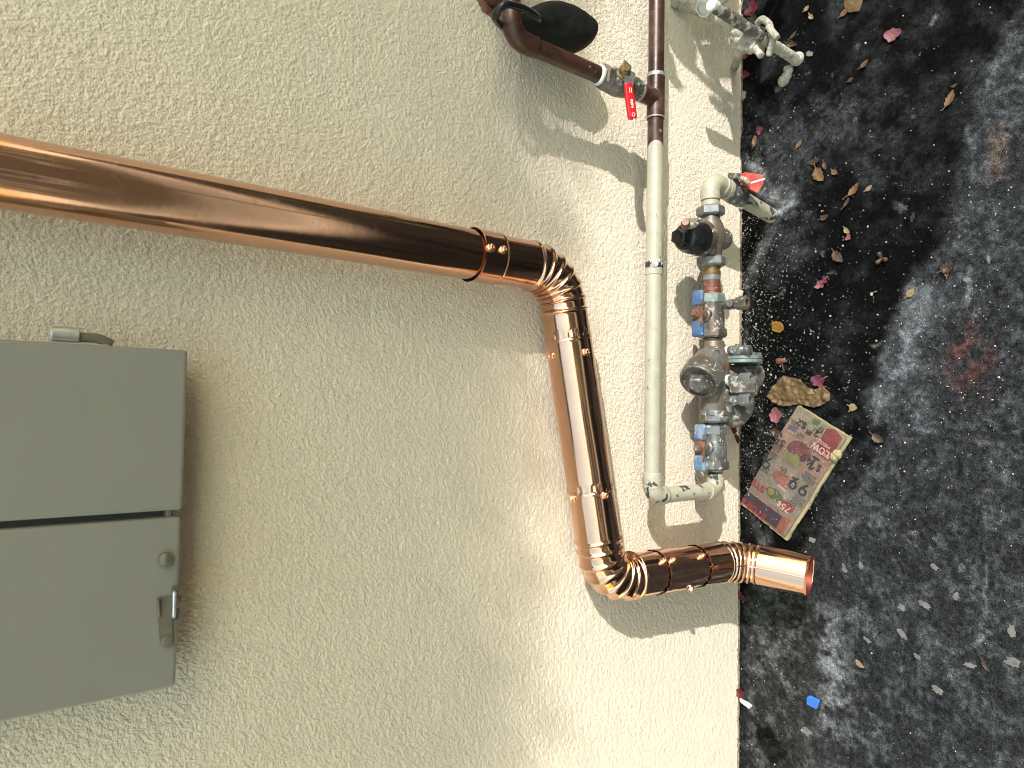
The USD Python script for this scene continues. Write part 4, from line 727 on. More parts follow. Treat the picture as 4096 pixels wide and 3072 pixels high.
leaf_strip([V(0.8560, -0.0155, 0.0000), V(0.7902, -0.0159, 0.0000), V(0.7257, -0.0132, 0.0000), V(0.6701, -0.0166, 0.0000), V(0.6403, -0.0410, 0.0000)], .030, (.30, .26))
leaf_strip([V(0.6531, -0.0350, 0.0000), V(0.6770, -0.0586, 0.0000), V(0.7036, -0.0731, 0.0000)], .022, (.30, .26))
leaf_strip([V(0.8355, -0.1095, 0.0000), V(0.7978, -0.0756, 0.0000), V(0.7725, -0.0463, 0.0000)], .014, (.34, .26))
part(pl_, 'stalk', tube(spline([V(1.30, -.36, -.02), V(1.27, -.38, .25), V(1.2, -.38, .5), V(1.16, -.38, .62)], 30), .012, 10), 'plant_green', smooth=True)
part(pl_, 'stalk', tube(spline([V(1.31, -.35, -.02), V(1.25, -.36, .2), V(1.12, -.34, .36)], 30), .009, 10), 'plant_green', smooth=True)

# ------------------------------------------------------------------ the folded newspaper
nA, nB, nC, nD = V(0.0194, -0.1392, 0.0000), V(-0.0402, -0.2447, 0.0000), V(-0.2510, -0.1143, 0.0000), V(-0.1901, -0.0083, 0.0000)
np_ = thing('newspaper', 'folded damp newspaper of grocery advertisements lying on the dark floor', 'newspaper', (nA + nB + nC + nD) / 4)
def NP(u, v, z=0.0):
    u, v = np.asarray(u, float)[..., None], np.asarray(v, float)[..., None]
    p = (1 - v) * ((1 - u) * nB + u * nA) + v * ((1 - u) * nC + u * nD)
    w = .0016 * np.sin(u * 5 + v * 7) + .0012 * np.sin(v * 17 + u * 3) - .003 * np.clip(np.abs(v - .5) * 2 - .9, 0, 1)
    return p + np.concatenate([np.zeros_like(p[..., :2]), w + .0118 + np.asarray(z)], -1) if True else p
NU, NV = 120, 240
uu, vv = np.meshgrid(np.linspace(.03, .985, NU), np.linspace(.006, .965, NV), indexing='ij')
pc = np.empty((NU, NV, 3)); pc[:] = (.30, .20, .145)
pnz = meshkit.fbm(np.stack([uu * 9, vv * 18, uu * 0], -1), 4, 3); pnf = meshkit.noise(np.stack([uu * 70, vv * 140, uu * 0], -1), 4)
def fill(mask, c, a=1.0):
    m = (np.asarray(mask, float) * a)[..., None]; pc[:] = pc * (1 - m) + np.array(c) * m
def polym(*pts): P = Polygon(pts); return contains_xy(P, uu, vv)
def ell(c, ru, rv): return ((uu - c[0]) / ru) ** 2 + ((vv - c[1]) / rv) ** 2 < 1
fill(vv < .20, (.33, .27, .16)); fill((vv > .12) & (vv < .45), (.34, .17, .12), .8); fill((vv > .44) & (vv < .62), (.25, .20, .155), .8); fill((vv > .60) & (vv < .82), (.25, .215, .17), .8)
fill(polym(V2(0.9844, 0.8565), V2(0.2333, 0.8375), V2(0.2113, 0.9605), V2(0.9864, 0.9718)), (.062, .032, .058)); fill(polym(V2(0.2333, 0.8375), V2(0.0771, 0.8118), V2(0.1068, 0.9656), V2(0.2322, 0.9595)), (.36, .085, .035))
fill(polym(V2(0.3617, 0.0312), V2(0.2380, 0.0065), V2(0.0725, 0.0353), V2(0.0668, 0.2499), V2(0.3784, 0.2447)), (.27, .028, .030))
g1_ = ell(V2(0.5758, 0.3120), .20, .075) & (pnf > .22); fill(g1_, (.16, .025, .03)); fill(ell(V2(0.4696, 0.3120), .12, .05) & (pnf > .3), (.18, .03, .035)); fill(ell(V2(0.5628, 0.3969), .16, .05) & (pnf > .25), (.20, .22, .05))
fill(ell(V2(0.7025, 0.4000), .09, .035) & (pnf > .35), (.22, .24, .05))
fill(ell(V2(0.5878, 0.5842), .17, .05) & (pnf > .25), (.28, .075, .04)); fill(ell(V2(0.5391, 0.5938), .10, .04), (.34, .10, .05), .8); fill(ell(V2(0.4347, 0.5306), .06, .05), (.27, .22, .06), .7)
fill(ell(V2(0.5385, 0.7272), .17, .045) & (pnf > .3), (.07, .11, .035)); fill(ell(V2(0.6172, 0.7245), .06, .03), (.28, .24, .04), .8); fill(ell(V2(0.4403, 0.7451), .06, .03), (.06, .16, .05), .8)
fill(ell(V2(0.2724, 0.7509), .135, .042), (.30, .02, .03)); fill(polym(V2(0.6351, 0.0228), V2(0.5068, 0.0088), V2(0.5115, 0.0637), V2(0.6289, 0.0656)), (.11, .18, .11)); fill(polym(V2(0.9327, 0.1700), V2(0.7806, 0.1512), V2(0.7936, 0.2007), V2(0.9270, 0.2138)), (.13, .09, .16))
fill(polym(V2(0.6427, 0.1284), V2(0.5425, 0.1182), V2(0.5523, 0.1615), V2(0.6502, 0.1667)), (.06, .05, .05)); fill(polym(V2(0.5338, 0.6276), V2(0.4030, 0.6212), V2(0.4076, 0.6467), V2(0.5299, 0.6529)), (.40, .07, .05)); fill(polym(V2(0.3160, 0.4369), V2(0.1539, 0.4087), V2(0.1325, 0.4537), V2(0.2569, 0.4695)), (.20, .21, .18), .7)
fill(ell(V2(0.3194, 0.6359), .07, .035), (.2, .23, .19), .6)
for a_, b_ in ((.235, .006), (.445, .005), (.62, .004), (.775, .004)): fill(np.abs(vv - a_) < b_ * .5, (.16, .10, .09), .7)
fill((np.abs(uu - .44) < .003) & (vv > .62) & (vv < .78), (.2, .12, .1), .6)
pc *= ((.34 + .22 * pnz) * (.72 + .5 * pnf))[..., None]
pc[:] = pc * .72 + pc.mean(-1, keepdims=True) * np.array([.32, .265, .235])
top_v = NP(uu.reshape(-1), vv.reshape(-1)); tf = grid_faces(NU, NV, wrap=False)
n_t = np.cross(top_v[tf[0, 1]] - top_v[tf[0, 0]], top_v[tf[0, 2]] - top_v[tf[0, 0]])
if n_t[2] < 0: tf = tf[:, ::-1]
part(np_, 'front_page', (top_v, tf), 'newsprint', smooth=True, col=pc.reshape(-1, 3), label='printed front page with prices and fruit')
# the folded stack of sheets below it, each edge a little out of line
def sheet(u0, u1, v0, v1, z0, z1, seed):
    r = np.random.default_rng(seed); n = 26; E = []
    for a, b in (((u0, v0), (u1, v0)), ((u1, v0), (u1, v1)), ((u1, v1), (u0, v1)), ((u0, v1), (u0, v0))):
        for t in np.linspace(0, 1, n, endpoint=False): E.append((a[0] + (b[0] - a[0]) * t + r.normal(0, .004), a[1] + (b[1] - a[1]) * t + r.normal(0, .0022)))
    E = np.array(E); m = len(E); lo = NP(E[:, 0], E[:, 1], z0); hi = NP(E[:, 0], E[:, 1], z1); c0 = NP(.5, .5, z0)[None] if False else lo.mean(0)[None]; c1 = hi.mean(0)[None]
    j = np.arange(m); k = (j + 1) % m
    vs = np.vstack([lo, hi, c0, c1]); f = np.vstack([np.stack([j, k, m + k], 1), np.stack([j, m + k, m + j], 1), np.stack([np.full(m, 2 * m + 1), m + j, m + k], 1), np.stack([np.full(m, 2 * m), k, j], 1)])
    q = trimesh.Trimesh(vs, f, process=False)
    if q.volume < 0: q.invert()
    return q
for i_, (du, dv) in enumerate(((0, .0), (-.012, .012), (.006, .004), (-.018, .018), (0, .02))):
    part(np_, 'inner_sheets', sheet(.0 + du * .5, .99, .004, .975 + dv, -.0118 + .0014 * i_ + .0002, -.0118 + .0014 * (i_ + 1), i_), 'paper_edge', smooth=20)
wob = NP(np.array([.13]), np.array([.25]), 0)[0]
part(np_, 'crumpled_corner', [rough(hull([NP(.02, a, -.002) + V(*d)], .006).subdivide(), .008, 160, i_) for i_, (a, d) in enumerate(((.17, (.004, 0, 0)), (.19, (.006, -.004, 0)), (.21, (.003, 0, 0))))], 'paper_edge', smooth=True)
RD = nrm(nA - nB); UPD = nrm(nD - nA)
RD2 = RD; UPD2 = nrm(UPD - RD * np.dot(UPD, RD))
if np.cross(RD2, UPD2)[2] < 0: print('newspaper lettering would read backwards')
def ntext(t, h, uv, m='ink_black', bold=True):
    q = meshkit.text_mesh(t, h, .0002, bold); X = np.asarray(q.vertices); Lw, Lh = np.linalg.norm(nA - nB), np.linalg.norm(nD - nA)
    u = uv[0] + X[:, 0] / Lw; v = uv[1] + X[:, 1] / Lh; q.vertices = NP(u, v, .0005 + X[:, 2][:, None]); return q
blk = [ntext('99', 0.0256, V2(0.0841, 0.5024)), ntext('¢', 0.0154, V2(0.3520, 0.5064)), ntext('$', 0.0128, V2(0.1018, 0.3089)), ntext('1', 0.0260, V2(0.1693, 0.2762)), ntext('49', 0.0166, V2(0.2663, 0.3019)), ntext('$', 0.0141, V2(0.8121, 0.3067)), ntext('5', 0.0256, V2(0.8937, 0.2663)),
       ntext('9', 0.0256, V2(0.8265, 0.4930)), ntext('¢', 0.0154, V2(0.9525, 0.4785)), ntext('$2', 0.0128, V2(0.6692, 0.0903)), ntext('49', 0.0064, V2(0.7339, 0.0862)), ntext('2', 0.0128, V2(0.4140, 0.0884)), ntext('49', 0.0064, V2(0.4564, 0.0816))]
part(np_, 'black_prices', blk, 'ink_black')
part(np_, 'white_print', [ntext('LOW', .013, V2(0.1113, 0.1818)), ntext('EVERYDAY', .0052, V2(0.0930, 0.2107)), ntext('PRICES', .006, V2(0.1550, 0.1393)), ntext('75¢', .012, V2(0.1719, 0.7413)), ntext('FRESH', .0045, V2(0.4105, 0.6371))], 'ink_white')
part(np_, 'red_print', [ntext('STE', .014, V2(0.7088, 0.7264)), ntext('STOR 4', .013, V2(0.4660, 0.9229))], 'ink_red')
rsn = np.random.default_rng(8); small = []
for (x0, y0), (x1, y1), rows, wd in (((640, 255), (690, 290), 4, .10), ((740, 420), (790, 350), 5, .10), ((860, 560), (930, 470), 6, .12), ((545, 560), (480, 640), 6, .16), ((440, 620), (520, 560), 4, .14), ((930, 890), (800, 790), 5, .22), ((790, 1120), (690, 1030), 5, .2), ((345, 770), (400, 830), 4, .12), ((985, 300), (1035, 345), 5, .06)):
    pass
def nline(uv, w, h=.0016):
    u, v = uv; k = max(3, int(w * 26)); q = []
    x = u
    while x < u + w:
        d = rsn.uniform(.012, .045); b = np.array([(x, v), (x + d, v), (x + d, v + h / .24), (x, v + h / .24)]); P = NP(b[:, 0], b[:, 1], .0005); q.append(trimesh.Trimesh(P, [[0, 1, 2], [0, 2, 3]], process=False)); x += d + .012
    return q
for uv, rows, w in ((V2(0.0928, 0.4143), 6, .20), (V2(0.0744, 0.6247), 6, .18), (V2(0.8341, 0.3641), 5, .13), (V2(0.8374, 0.4379), 4, .14), (V2(0.8311, 0.5809), 4, .12), (V2(0.3547, 0.2034), 5, .10), (V2(0.6213, 0.1841), 4, .10), (V2(0.3868, 0.0462), 4, .07), (V2(0.8468, 0.1232), 3, .08), (V2(0.1498, 0.6944), 3, .14), (V2(0.5676, 0.4968), 3, .10)):
    for r_ in range(rows): small += nline((uv[0], uv[1] + r_ * .0125), w)
part(np_, 'fine_print', small, 'ink_black', smooth=False, kind='stuff')

# ------------------------------------------------------------------ wet brown paper, leaves, petals and scraps on the floor
def crumpled(outline, name, label, cat, m, h=.006, cell=.004, seed=0, freq=60, group=None):
    P = Polygon([p[:2] for p in outline]).buffer(.002).buffer(-.001); mnx, mny, mxx, mxy = P.bounds
    tri = trimesh.creation.triangulate_polygon(P, engine='earcut') if False else None
    xs, ys = np.arange(mnx, mxx, cell), np.arange(mny, mxy, cell); X, Y = np.meshgrid(xs, ys, indexing='ij'); I = contains_xy(P, X, Y)
    from scipy.spatial import Delaunay
    bd = np.array([P.exterior.interpolate(t).coords[0] for t in np.arange(0, P.exterior.length, cell)]); pt = np.vstack([np.stack([X[I], Y[I]], 1), bd]); D = Delaunay(pt)
    ce = pt[D.simplices].mean(1); f = D.simplices[contains_xy(P, ce[:, 0], ce[:, 1])]
    q = np.concatenate([pt * freq, np.zeros((len(pt), 1))], 1); z = h * np.abs(meshkit.fbm(q, 3, seed) - .5) * 2.6 + .0018 + h * .35 * meshkit.noise(q * .3, seed + 5)
    v = np.concatenate([pt, z[:, None]], 1); t = np.cross(v[f[:, 1]] - v[f[:, 0]], v[f[:, 2]] - v[f[:, 0]]); f = np.where((t[:, 2] < 0)[:, None], f[:, ::-1], f)
    o = thing(name, label, cat, v.mean(0) * V(1, 1, 0), group); part(o, 'sheet', trimesh.Trimesh(v, f, process=False), m, smooth=25); return o
crumpled([V(0.0354, -0.0720, 0.0000), V(0.0562, -0.0844, 0.0000), V(0.0724, -0.1066, 0.0000), V(0.0885, -0.1066, 0.0000), V(0.0787, -0.1000, 0.0000), V(0.0732, -0.1175, 0.0000), V(0.0676, -0.1443, 0.0000), V(0.0536, -0.1559, 0.0000), V(0.0466, -0.1714, 0.0000), V(0.0545, -0.1905, 0.0000), V(0.0401, -0.2030, 0.0000), V(0.0282, -0.2030, 0.0000), V(0.0186, -0.1856, 0.0000), V(0.0147, -0.1714, 0.0000), V(0.0214, -0.1418, 0.0000), V(0.0157, -0.1068, 0.0000), V(0.0257, -0.0834, 0.0000)], 'brown_paper', 'wet crumpled sheet of brown paper beside the newspaper', 'paper', 'brown_paper', .0085, .0022, 3, 62)
crumpled([V(0.1867, -0.0799, 0.0000), V(0.1880, -0.0884, 0.0000), V(0.1850, -0.0934, 0.0000), V(0.1861, -0.0979, 0.0000), V(0.1796, -0.1029, 0.0000), V(0.1704, -0.1046, 0.0000), V(0.1659, -0.0963, 0.0000), V(0.1671, -0.0884, 0.0000), V(0.1703, -0.0800, 0.0000)], 'amber_leaf_scrap', 'amber torn leaf scrap alone on the black floor', 'leaf', 'amber_leaf', .003, .002, 4, 90)
crumpled([V(-0.5432, -0.1572, 0.0000), V(-0.5379, -0.1633, 0.0000), V(-0.5398, -0.1819, 0.0000), V(-0.5578, -0.1754, 0.0000), V(-0.5552, -0.1567, 0.0000)], 'tape_scrap', 'square scrap of blue masking tape stuck to the floor', 'tape', 'blue_tape', .0012, .002, 5, 60)
crumpled([V(0.7909, -0.2300, 0.0000), V(0.7833, -0.2675, 0.0000), V(0.7565, -0.2582, 0.0000), V(0.7626, -0.2392, 0.0000), V(0.7790, -0.2295, 0.0000)], 'damp_paper_scrap', 'thin damp brown paper scrap at the top edge behind an orange leaf', 'paper', 'brown_paper', .003, .0025, 6, 60)

def leaf(c, ang, L, W_, m, name, label, cat='leaf', curl=.35, seed=0, lift=.0025, bend=.25, stem=True, group=None):
    """dry leaf: two half blades folded about a midrib, curled, with a stalk"""
    r = np.random.default_rng(seed + 100); n, k = 18, 9; t = np.linspace(0, 1, n); s = np.linspace(-1, 1, k)
    w = W_ / 2 * np.sin(PI * np.clip(t, .0, 1) ** .8) ** .75 * (1 + .12 * np.sin(t * 23 + seed)); T, S = np.meshgrid(t, s, indexing='ij')
    x = (T - .5) * L; y = S * w[:, None] + bend * L * (T - .5) ** 2; z = np.abs(S) ** 1.4 * w[:, None] * curl + lift + .6 * curl * L * (T - .5) ** 2 + .10 * W_ * (meshkit.noise(np.stack([T * 4 + seed, S * 2, S * 0], -1), seed) - .4)
    a = math.cos(ang), math.sin(ang); c = np.asarray(c); v = np.stack([c[0] + x * a[0] - y * a[1], c[1] + x * a[1] + y * a[0], np.maximum(z, .0008)], -1).reshape(-1, 3)
    o = thing(name, label, cat, (c[0], c[1], 0), group); part(o, 'blade', (v, grid_faces(n, k, wrap=False)[:, ::-1]), m, smooth=True)
    mid = v.reshape(n, k, 3)[:, k // 2]
    d = nrm(mid[0] - mid[2]); pts_ = np.vstack([[mid[0] + d * L * .28 + V(0, 0, .001)], mid[:-1] + V(0, 0, .0004)]) if stem else mid + V(0, 0, .0004)
    part(o, 'midrib', tube(pts_, np.linspace(.0009, .0004, len(pts_)), 6), m, smooth=True); return o
def dirpx(a, b): d = np.asarray(b) - np.asarray(a); return math.atan2(d[1], d[0]), np.linalg.norm(d), (np.asarray(a) + np.asarray(b)) / 2
def leafpx(a, b, wr, m, name, label, **k):
    ang, L, c = dirpx(a, b); return leaf(c, ang, L, L * wr, m, name, label, **k)
leafpx(V(0.5315, -0.1324, 0.0000), V(0.5467, -0.1442, 0.0000), .48, 'leaf_brown', 'dry_leaf', 'small tan oval leaf lying alone right of the wall foot', seed=1)
leafpx(V(0.4804, -0.1706, 0.0000), V(0.4509, -0.1860, 0.0000), .62, 'leaf_brown', 'dry_leaf', 'large toothed orange-brown leaf below a dark leaf pair', seed=2, curl=.2)
leafpx(V(0.4936, -0.1602, 0.0000), V(0.4955, -0.1809, 0.0000), .55, 'leaf_dark', 'dry_leaf', 'dark curled leaf touching the toothed orange-brown leaf', seed=3)
leafpx(V(0.4886, -0.1880, 0.0000), V(0.4716, -0.1931, 0.0000), .45, 'leaf_dark', 'dry_leaf', 'thin dark leaf sliver right of the dark curled leaf', seed=4)
leafpx(V(0.4675, -0.2051, 0.0000), V(0.4580, -0.2159, 0.0000), .7, 'leaf_brown', 'dry_leaf', 'little pale brown folded leaf right of the toothed leaf', seed=5)
leafpx(V(0.4105, -0.2401, 0.0000), V(0.4298, -0.2580, 0.0000), .48, 'leaf_brown', 'dry_leaf', 'long tan leaf with stalk curled at one end', seed=6, curl=.5)
leafpx(V(0.4125, -0.2700, 0.0000), V(0.4208, -0.2819, 0.0000), .6, 'leaf_pale', 'dry_leaf', 'pale pinkish-brown oval leaf beside the long tan leaf', seed=7, curl=.15)
leafpx(V(0.3915, -0.2296, 0.0000), V(0.4081, -0.2401, 0.0000), .35, 'leaf_dark', 'dry_leaf', 'dark twig-like leaf below the long tan leaf', seed=8)
leafpx(V(0.6456, -0.2619, 0.0000), V(0.6568, -0.2757, 0.0000), .5, 'leaf_brown', 'dry_leaf', 'brown leaf with dark shadow right of the stand pipe', seed=9, curl=.6)
leafpx(V(0.6286, -0.2368, 0.0000), V(0.6332, -0.2477, 0.0000), .7, 'leaf_dark', 'dry_leaf', 'small dark brown leaf below the brown leaf', seed=10)
leafpx(V(0.5241, -0.4069, 0.0000), V(0.5498, -0.4193, 0.0000), .42, 'leaf_brown', 'dry_leaf', 'large wrinkled brown leaf with pale curled stalk at the dry floor edge', seed=11, curl=.5)
leafpx(V(0.5555, -0.4155, 0.0000), V(0.5579, -0.4232, 0.0000), .7, 'leaf_dark', 'dry_leaf', 'dark leaf tip above the large wrinkled leaf', seed=12)
leafpx(V(0.7601, -0.2227, 0.0000), V(0.7722, -0.2392, 0.0000), .55, 'leaf_brown', 'dry_leaf', 'orange-brown leaf on the damp paper scrap at the top', seed=13, curl=.3)
leafpx(V(0.8035, -0.1489, 0.0000), V(0.8109, -0.1585, 0.0000), .8, 'leaf_pale', 'dry_leaf', 'pale cupped bract near the top edge', seed=14, curl=.5)
leafpx(V(0.7922, -0.1585, 0.0000), V(0.7804, -0.1669, 0.0000), .6, 'leaf_pale', 'dry_leaf', 'pale thin fragment just below the cupped bract', seed=15)
leafpx(V(0.7532, -0.1098, 0.0000), V(0.7428, -0.1329, -0.0000), .55, 'leaf_dark', 'dry_leaf', 'shiny dark brown leaf cluster right of the clamp', seed=16, curl=.6)
leafpx(V(0.7580, -0.1209, 0.0000), V(0.7688, -0.1345, 0.0000), .45, 'leaf_dark', 'dry_leaf', 'upright dark leaf blade behind the shiny leaf cluster', seed=17, curl=.5, lift=.006)
leafpx(V(0.5618, -0.0354, 0.0000), V(0.5875, -0.0389, 0.0000), .42, 'leaf_brown', 'dry_leaf', 'narrow brown leaf pointing down beside the magenta petal', seed=18)
leafpx(V(0.5867, -0.0202, 0.0000), V(0.5846, -0.0341, 0.0000), .6, 'leaf_dark', 'dry_leaf', 'dark leaf at the wall foot under the magenta petal', seed=19)
leafpx(V(0.5298, -0.0966, 0.0000), V(0.5361, -0.1033, 0.0000), .4, 'leaf_dark', 'dry_leaf', 'tiny dark seed husk left of the tan oval leaf', seed=20)
leafpx(V(0.3772, -0.1826, 0.0000), V(0.3826, -0.1992, 0.0000), .6, 'leaf_dark', 'dry_leaf', 'brown glossy leaf scrap right of the floor riser', seed=21)
leafpx(V(0.3510, -0.2296, 0.0000), V(0.3397, -0.2391, 0.0000), .6, 'leaf_pale', 'dry_leaf', 'tan star-shaped husk on the dark floor', seed=22)
leafpx(V(0.3096, -0.2077, 0.0000), V(0.2876, -0.2257, 0.0000), .6, 'leaf_dark', 'dry_leaf', 'dark triangular leaf near the middle of the damp floor', seed=23, curl=.2)
leafpx(V(0.2438, -0.3979, 0.0000), V(0.2558, -0.4171, 0.0000), .7, 'leaf_dark', 'dry_leaf', 'dark crumpled leaf at the edge of the dry grey floor', seed=24, curl=.6)
leafpx(V(0.2360, -0.4079, 0.0000), V(0.2557, -0.4038, 0.0000), .5, 'leaf_brown', 'dry_leaf', 'brown rolled leaf lying on the dark crumpled leaf', seed=25, curl=.6)
leafpx(V(0.2086, -0.3422, 0.0000), V(0.2217, -0.3539, 0.0000), .7, 'leaf_pale', 'dry_leaf', 'pale oval leaf on the whitish floor patch', seed=26, curl=.1)
leafpx(V(0.0166, -0.2382, 0.0000), V(0.0121, -0.2540, 0.0000), .85, 'leaf_pale', 'dry_leaf', 'round pale leaf with a stalk right of the brown paper', seed=27, curl=.12)
leafpx(V(-0.0367, -0.0820, 0.0000), V(-0.0395, -0.1015, 0.0000), .85, 'leaf_brown', 'dry_leaf', 'round ribbed tan seed pod beside the newspaper edge', seed=28, curl=.7)
leafpx(V(-0.0351, -0.2813, 0.0000), V(-0.0476, -0.3024, 0.0000), .6, 'leaf_dark', 'dry_leaf', 'black rotted leaf right of the newspaper corner', seed=29, curl=.5)
leafpx(V(-0.3873, -0.4531, 0.0000), V(-0.4034, -0.4649, 0.0000), .3, 'leaf_dark', 'dry_leaf', 'brown curled leaf sliver low on the grey floor', seed=30, curl=.3)
leafpx(V(-0.4453, -0.2506, 0.0000), V(-0.4553, -0.2656, 0.0000), .55, 'leaf_pale', 'dry_leaf', 'cream petal-shaped flake lying flat on the grey floor', seed=31, curl=.08, stem=False)
leafpx(V(0.8479, -0.0278, -0.0000), V(0.8263, -0.0401, 0.0000), .6, 'leaf_dark', 'dry_leaf', 'dark leaf in the shade at the wall foot above the stand pipe', seed=32)
leafpx(V(0.8440, -0.0205, 0.0000), V(0.8355, -0.0352, 0.0000), .5, 'leaf_brown', 'dry_leaf', 'yellow-brown winged husk in the shade by the wall', seed=33)
leafpx(V(-0.1973, -0.1371, 0.0000), V(-0.1877, -0.1554, 0.0000), .5, 'leaf_pale', 'dry_leaf', 'pale chip of bark below the newspaper corner', seed=34) if False else None
# husks with three open valves
def husk(c, label, m='leaf_dark', r=.009):
    o = thing('seed_husk', label, 'husk', (c[0], c[1], 0))
    for k, a in enumerate((.3, 2.4, 4.3)):
        d = V(math.cos(a), math.sin(a), 0); part(o, 'husk_valve', trimesh.Trimesh(hull([c + d * r * .25 + V(0, 0, .003), c + d * r * .95 + V(0, 0, .006)], [.0025, .0042]).vertices * 1.0, hull([c + d * r * .25 + V(0, 0, .003), c + d * r * .95 + V(0, 0, .006)], [.0025, .0042]).faces), m, smooth=True)
husk(V(0.2831, -0.2986, 0.0000), 'open three-lobed pale seed husk on the black floor')

def petals(c, r, m, label, n=5, seed=0, stalk=None, cup=.5, name='flower_bract'):
    """papery bracts: cupped petals round a centre"""
    g_ = np.random.default_rng(seed); c = np.asarray(c); o = thing(name, label, 'flower', (c[0], c[1], 0))
    for k in range(n):
        a = k / n * 2 * PI + g_.uniform(-.3, .3); L = r * g_.uniform(.8, 1.15); nn_, kk = 9, 7; t, s = np.meshgrid(np.linspace(0, 1, nn_), np.linspace(-1, 1, kk), indexing='ij'); w = L * .48 * np.sin(PI * np.clip(t * .92 + .04, 0, 1)) ** .7
        x, y = t * L, s * w; z = .001 + cup * L * (t ** 1.5) * g_.uniform(.3, 1) + .25 * w * s ** 2 + .12 * L * (meshkit.noise(np.stack([t * 4 + k, s * 3, s * 0 + seed], -1), seed) - .5) * t
        v = np.stack([c[0] + x * math.cos(a) - y * math.sin(a), c[1] + x * math.sin(a) + y * math.cos(a), c[2] + np.maximum(z, .0006)], -1).reshape(-1, 3); part(o, 'petal', (v, grid_faces(nn_, kk, wrap=False)[:, ::-1]), m, smooth=True)
    if stalk is not None: part(o, 'stalk', tube(spline([c + V(0, 0, .002), (c + np.asarray(stalk)) / 2 + V(0, 0, .004), np.asarray(stalk) + V(0, 0, .0015)], 10), .0008, 6), 'leaf_pale', smooth=True)
    return o
petals(V(-0.0031, -0.0880, 0.0000), .015, 'petal_faded', 'faded pink bract between the brown paper and the newspaper', 5, 1, V(-0.0223, -0.0886, 0.0000))
petals(V(0.0644, -0.1785, 0.0000), .014, 'petal_pink', 'bright magenta bract lying on the brown paper', 5, 2, V(0.0735, -0.1965, 0.0000))
petals(V(0.2583, -0.1893, 0.0000), .010, 'petal_pink', 'small magenta bract high on the black floor', 3, 3, V(0.2649, -0.1978, 0.0000))
petals(V(0.2495, -0.1822, 0.0000), .010, 'petal_faded', 'dull mauve bract just below the small magenta bract', 3, 4)
petals(V(0.5924, -0.0472, 0.0000), .010, 'petal_pink', 'tiny magenta bract in the pipe shadow by the wall', 4, 5)
petals(V(0.6851, -0.3187, 0.0000), .014, 'petal_faded', 'dry dusty pink bract alone on the floor at upper right', 5, 6, V(0.6738, -0.3204, 0.0000), cup=.3)
petals(V(0.7710, -0.0160, 0.0000), .012, 'petal_red', 'dark red bract in shade behind the stand pipe', 4, 7)
petals(V(0.8610, -0.0290, 0.0000), .016, 'petal_red', 'dark wine bract in the shade at the top of the wall foot', 4, 8)
petals(V(0.7257, -0.0132, 0.0000), .010, 'petal_red', 'small dark red bract at the wall foot below the clamp', 3, 9)
petals(V(-0.3826, -0.0077, 0.0000), .012, 'petal_red', 'maroon bract in the shadow of the copper outlet', 3, 10, cup=.2)
petals(V(-0.5843, -0.0084, 0.0000), .013, 'petal_red', 'maroon bract at the wall foot with a white paper twist', 6, 11)
petals(V(0.3321, -0.2367, 0.0000), .007, 'petal_faded', 'brown bud scrap near the tan husk', 3, 12) 
petals(V(*V(-0.0372, -0.0150, 0.0566)[:2], 0.0), .006, 'petal_red', 'tiny dark bract under the backflow valve', 3, 14) if False else None
# two wine bracts caught between the valve and the wall
for c, r, lb_, sd_ in ((V(-0.0307, -0.0120, 0.0465), .016, 'wine red bract caught between shutoff valve and wall', 21), (V(-0.0516, -0.0100, 0.0298), .014, 'lower wine red bract stuck to the wall below the first', 22)):
    o = thing('flower_bract', lb_, 'flower', c)
    for k in range(2):
        n_, k_ = 9, 7; t, s = np.meshgrid(np.linspace(0, 1, n_), np.linspace(-1, 1, k_), indexing='ij'); w = r * .42 * np.sin(PI * np.clip(t * .92 + .04, 0, 1)) ** .7; a = -1.2 + k * .5
        x, y = (t - .4) * r * 1.5, s * w; v = np.stack([c[0] + x * math.sin(a) + y * math.cos(a), c[1] - .004 - .12 * r * s ** 2 - .1 * r * t, c[2] - x * math.cos(a) + y * math.sin(a)], -1).reshape(-1, 3)
        part(o, 'petal', (v, grid_faces(n_, k_, wrap=False)), 'petal_red', smooth=True)
tw = thing('paper_twist', 'white twisted paper scrap beside the maroon bract', 'scrap', V(-0.5991, -0.0210, 0.0000))
part(tw, 'twist', rough(tube(spline([V(-0.5937, -0.0108, 0.0000) + V(0, 0, .004), V(-0.5965, -0.0180, 0.0000) + V(0, 0, .006), V(-0.5992, -0.0252, 0.0000) + V(0, 0, .004), V(-0.6034, -0.0323, 0.0000) + V(0, 0, .003)], 40), np.linspace(.0028, .0055, 40), 12), .003, 220, 3), 'ptfe', smooth=True)
bg = thing('seed_shell', 'glossy copper-coloured broken seed shell on the black floor above the brown paper', 'shell', V(0.1064, -0.0999, 0.0000))
part(bg, 'shell', [rough(hull([V(0.1066, -0.0954, 0.0000) + V(0, 0, .004), V(0.1072, -0.1065, 0.0000) + V(0, 0, .004)], [.006, .004]).subdivide(), .004, 200, 4)], 'copper_stained', smooth=True)
part(bg, 'stalk', tube(spline([V(0.1029, -0.1010, 0.0000) + V(0, 0, .003), V(0.0936, -0.1043, 0.0000) + V(0, 0, .004), V(0.0835, -0.1055, -0.0000) + V(0, 0, .002)], 12), .0016, 8), 'leaf_dark', smooth=True)
tp = thing('twig', 'short pale twig with two flakes on the black floor', 'twig', V(0.2237, -0.2830, 0.0000))
part(tp, 'stick', tube(np.array([V(0.2230, -0.2780, 0.0000) + V(0, 0, .0015), V(0.2247, -0.2897, 0.0000) + V(0, 0, .002)]), .0009, 6), 'leaf_pale')
part(tp, 'flake', rbox(V(0.2214, -0.2798, 0.0000) + V(0, 0, .0012), (.006, .004, .0012), .0004), 'chip_white')
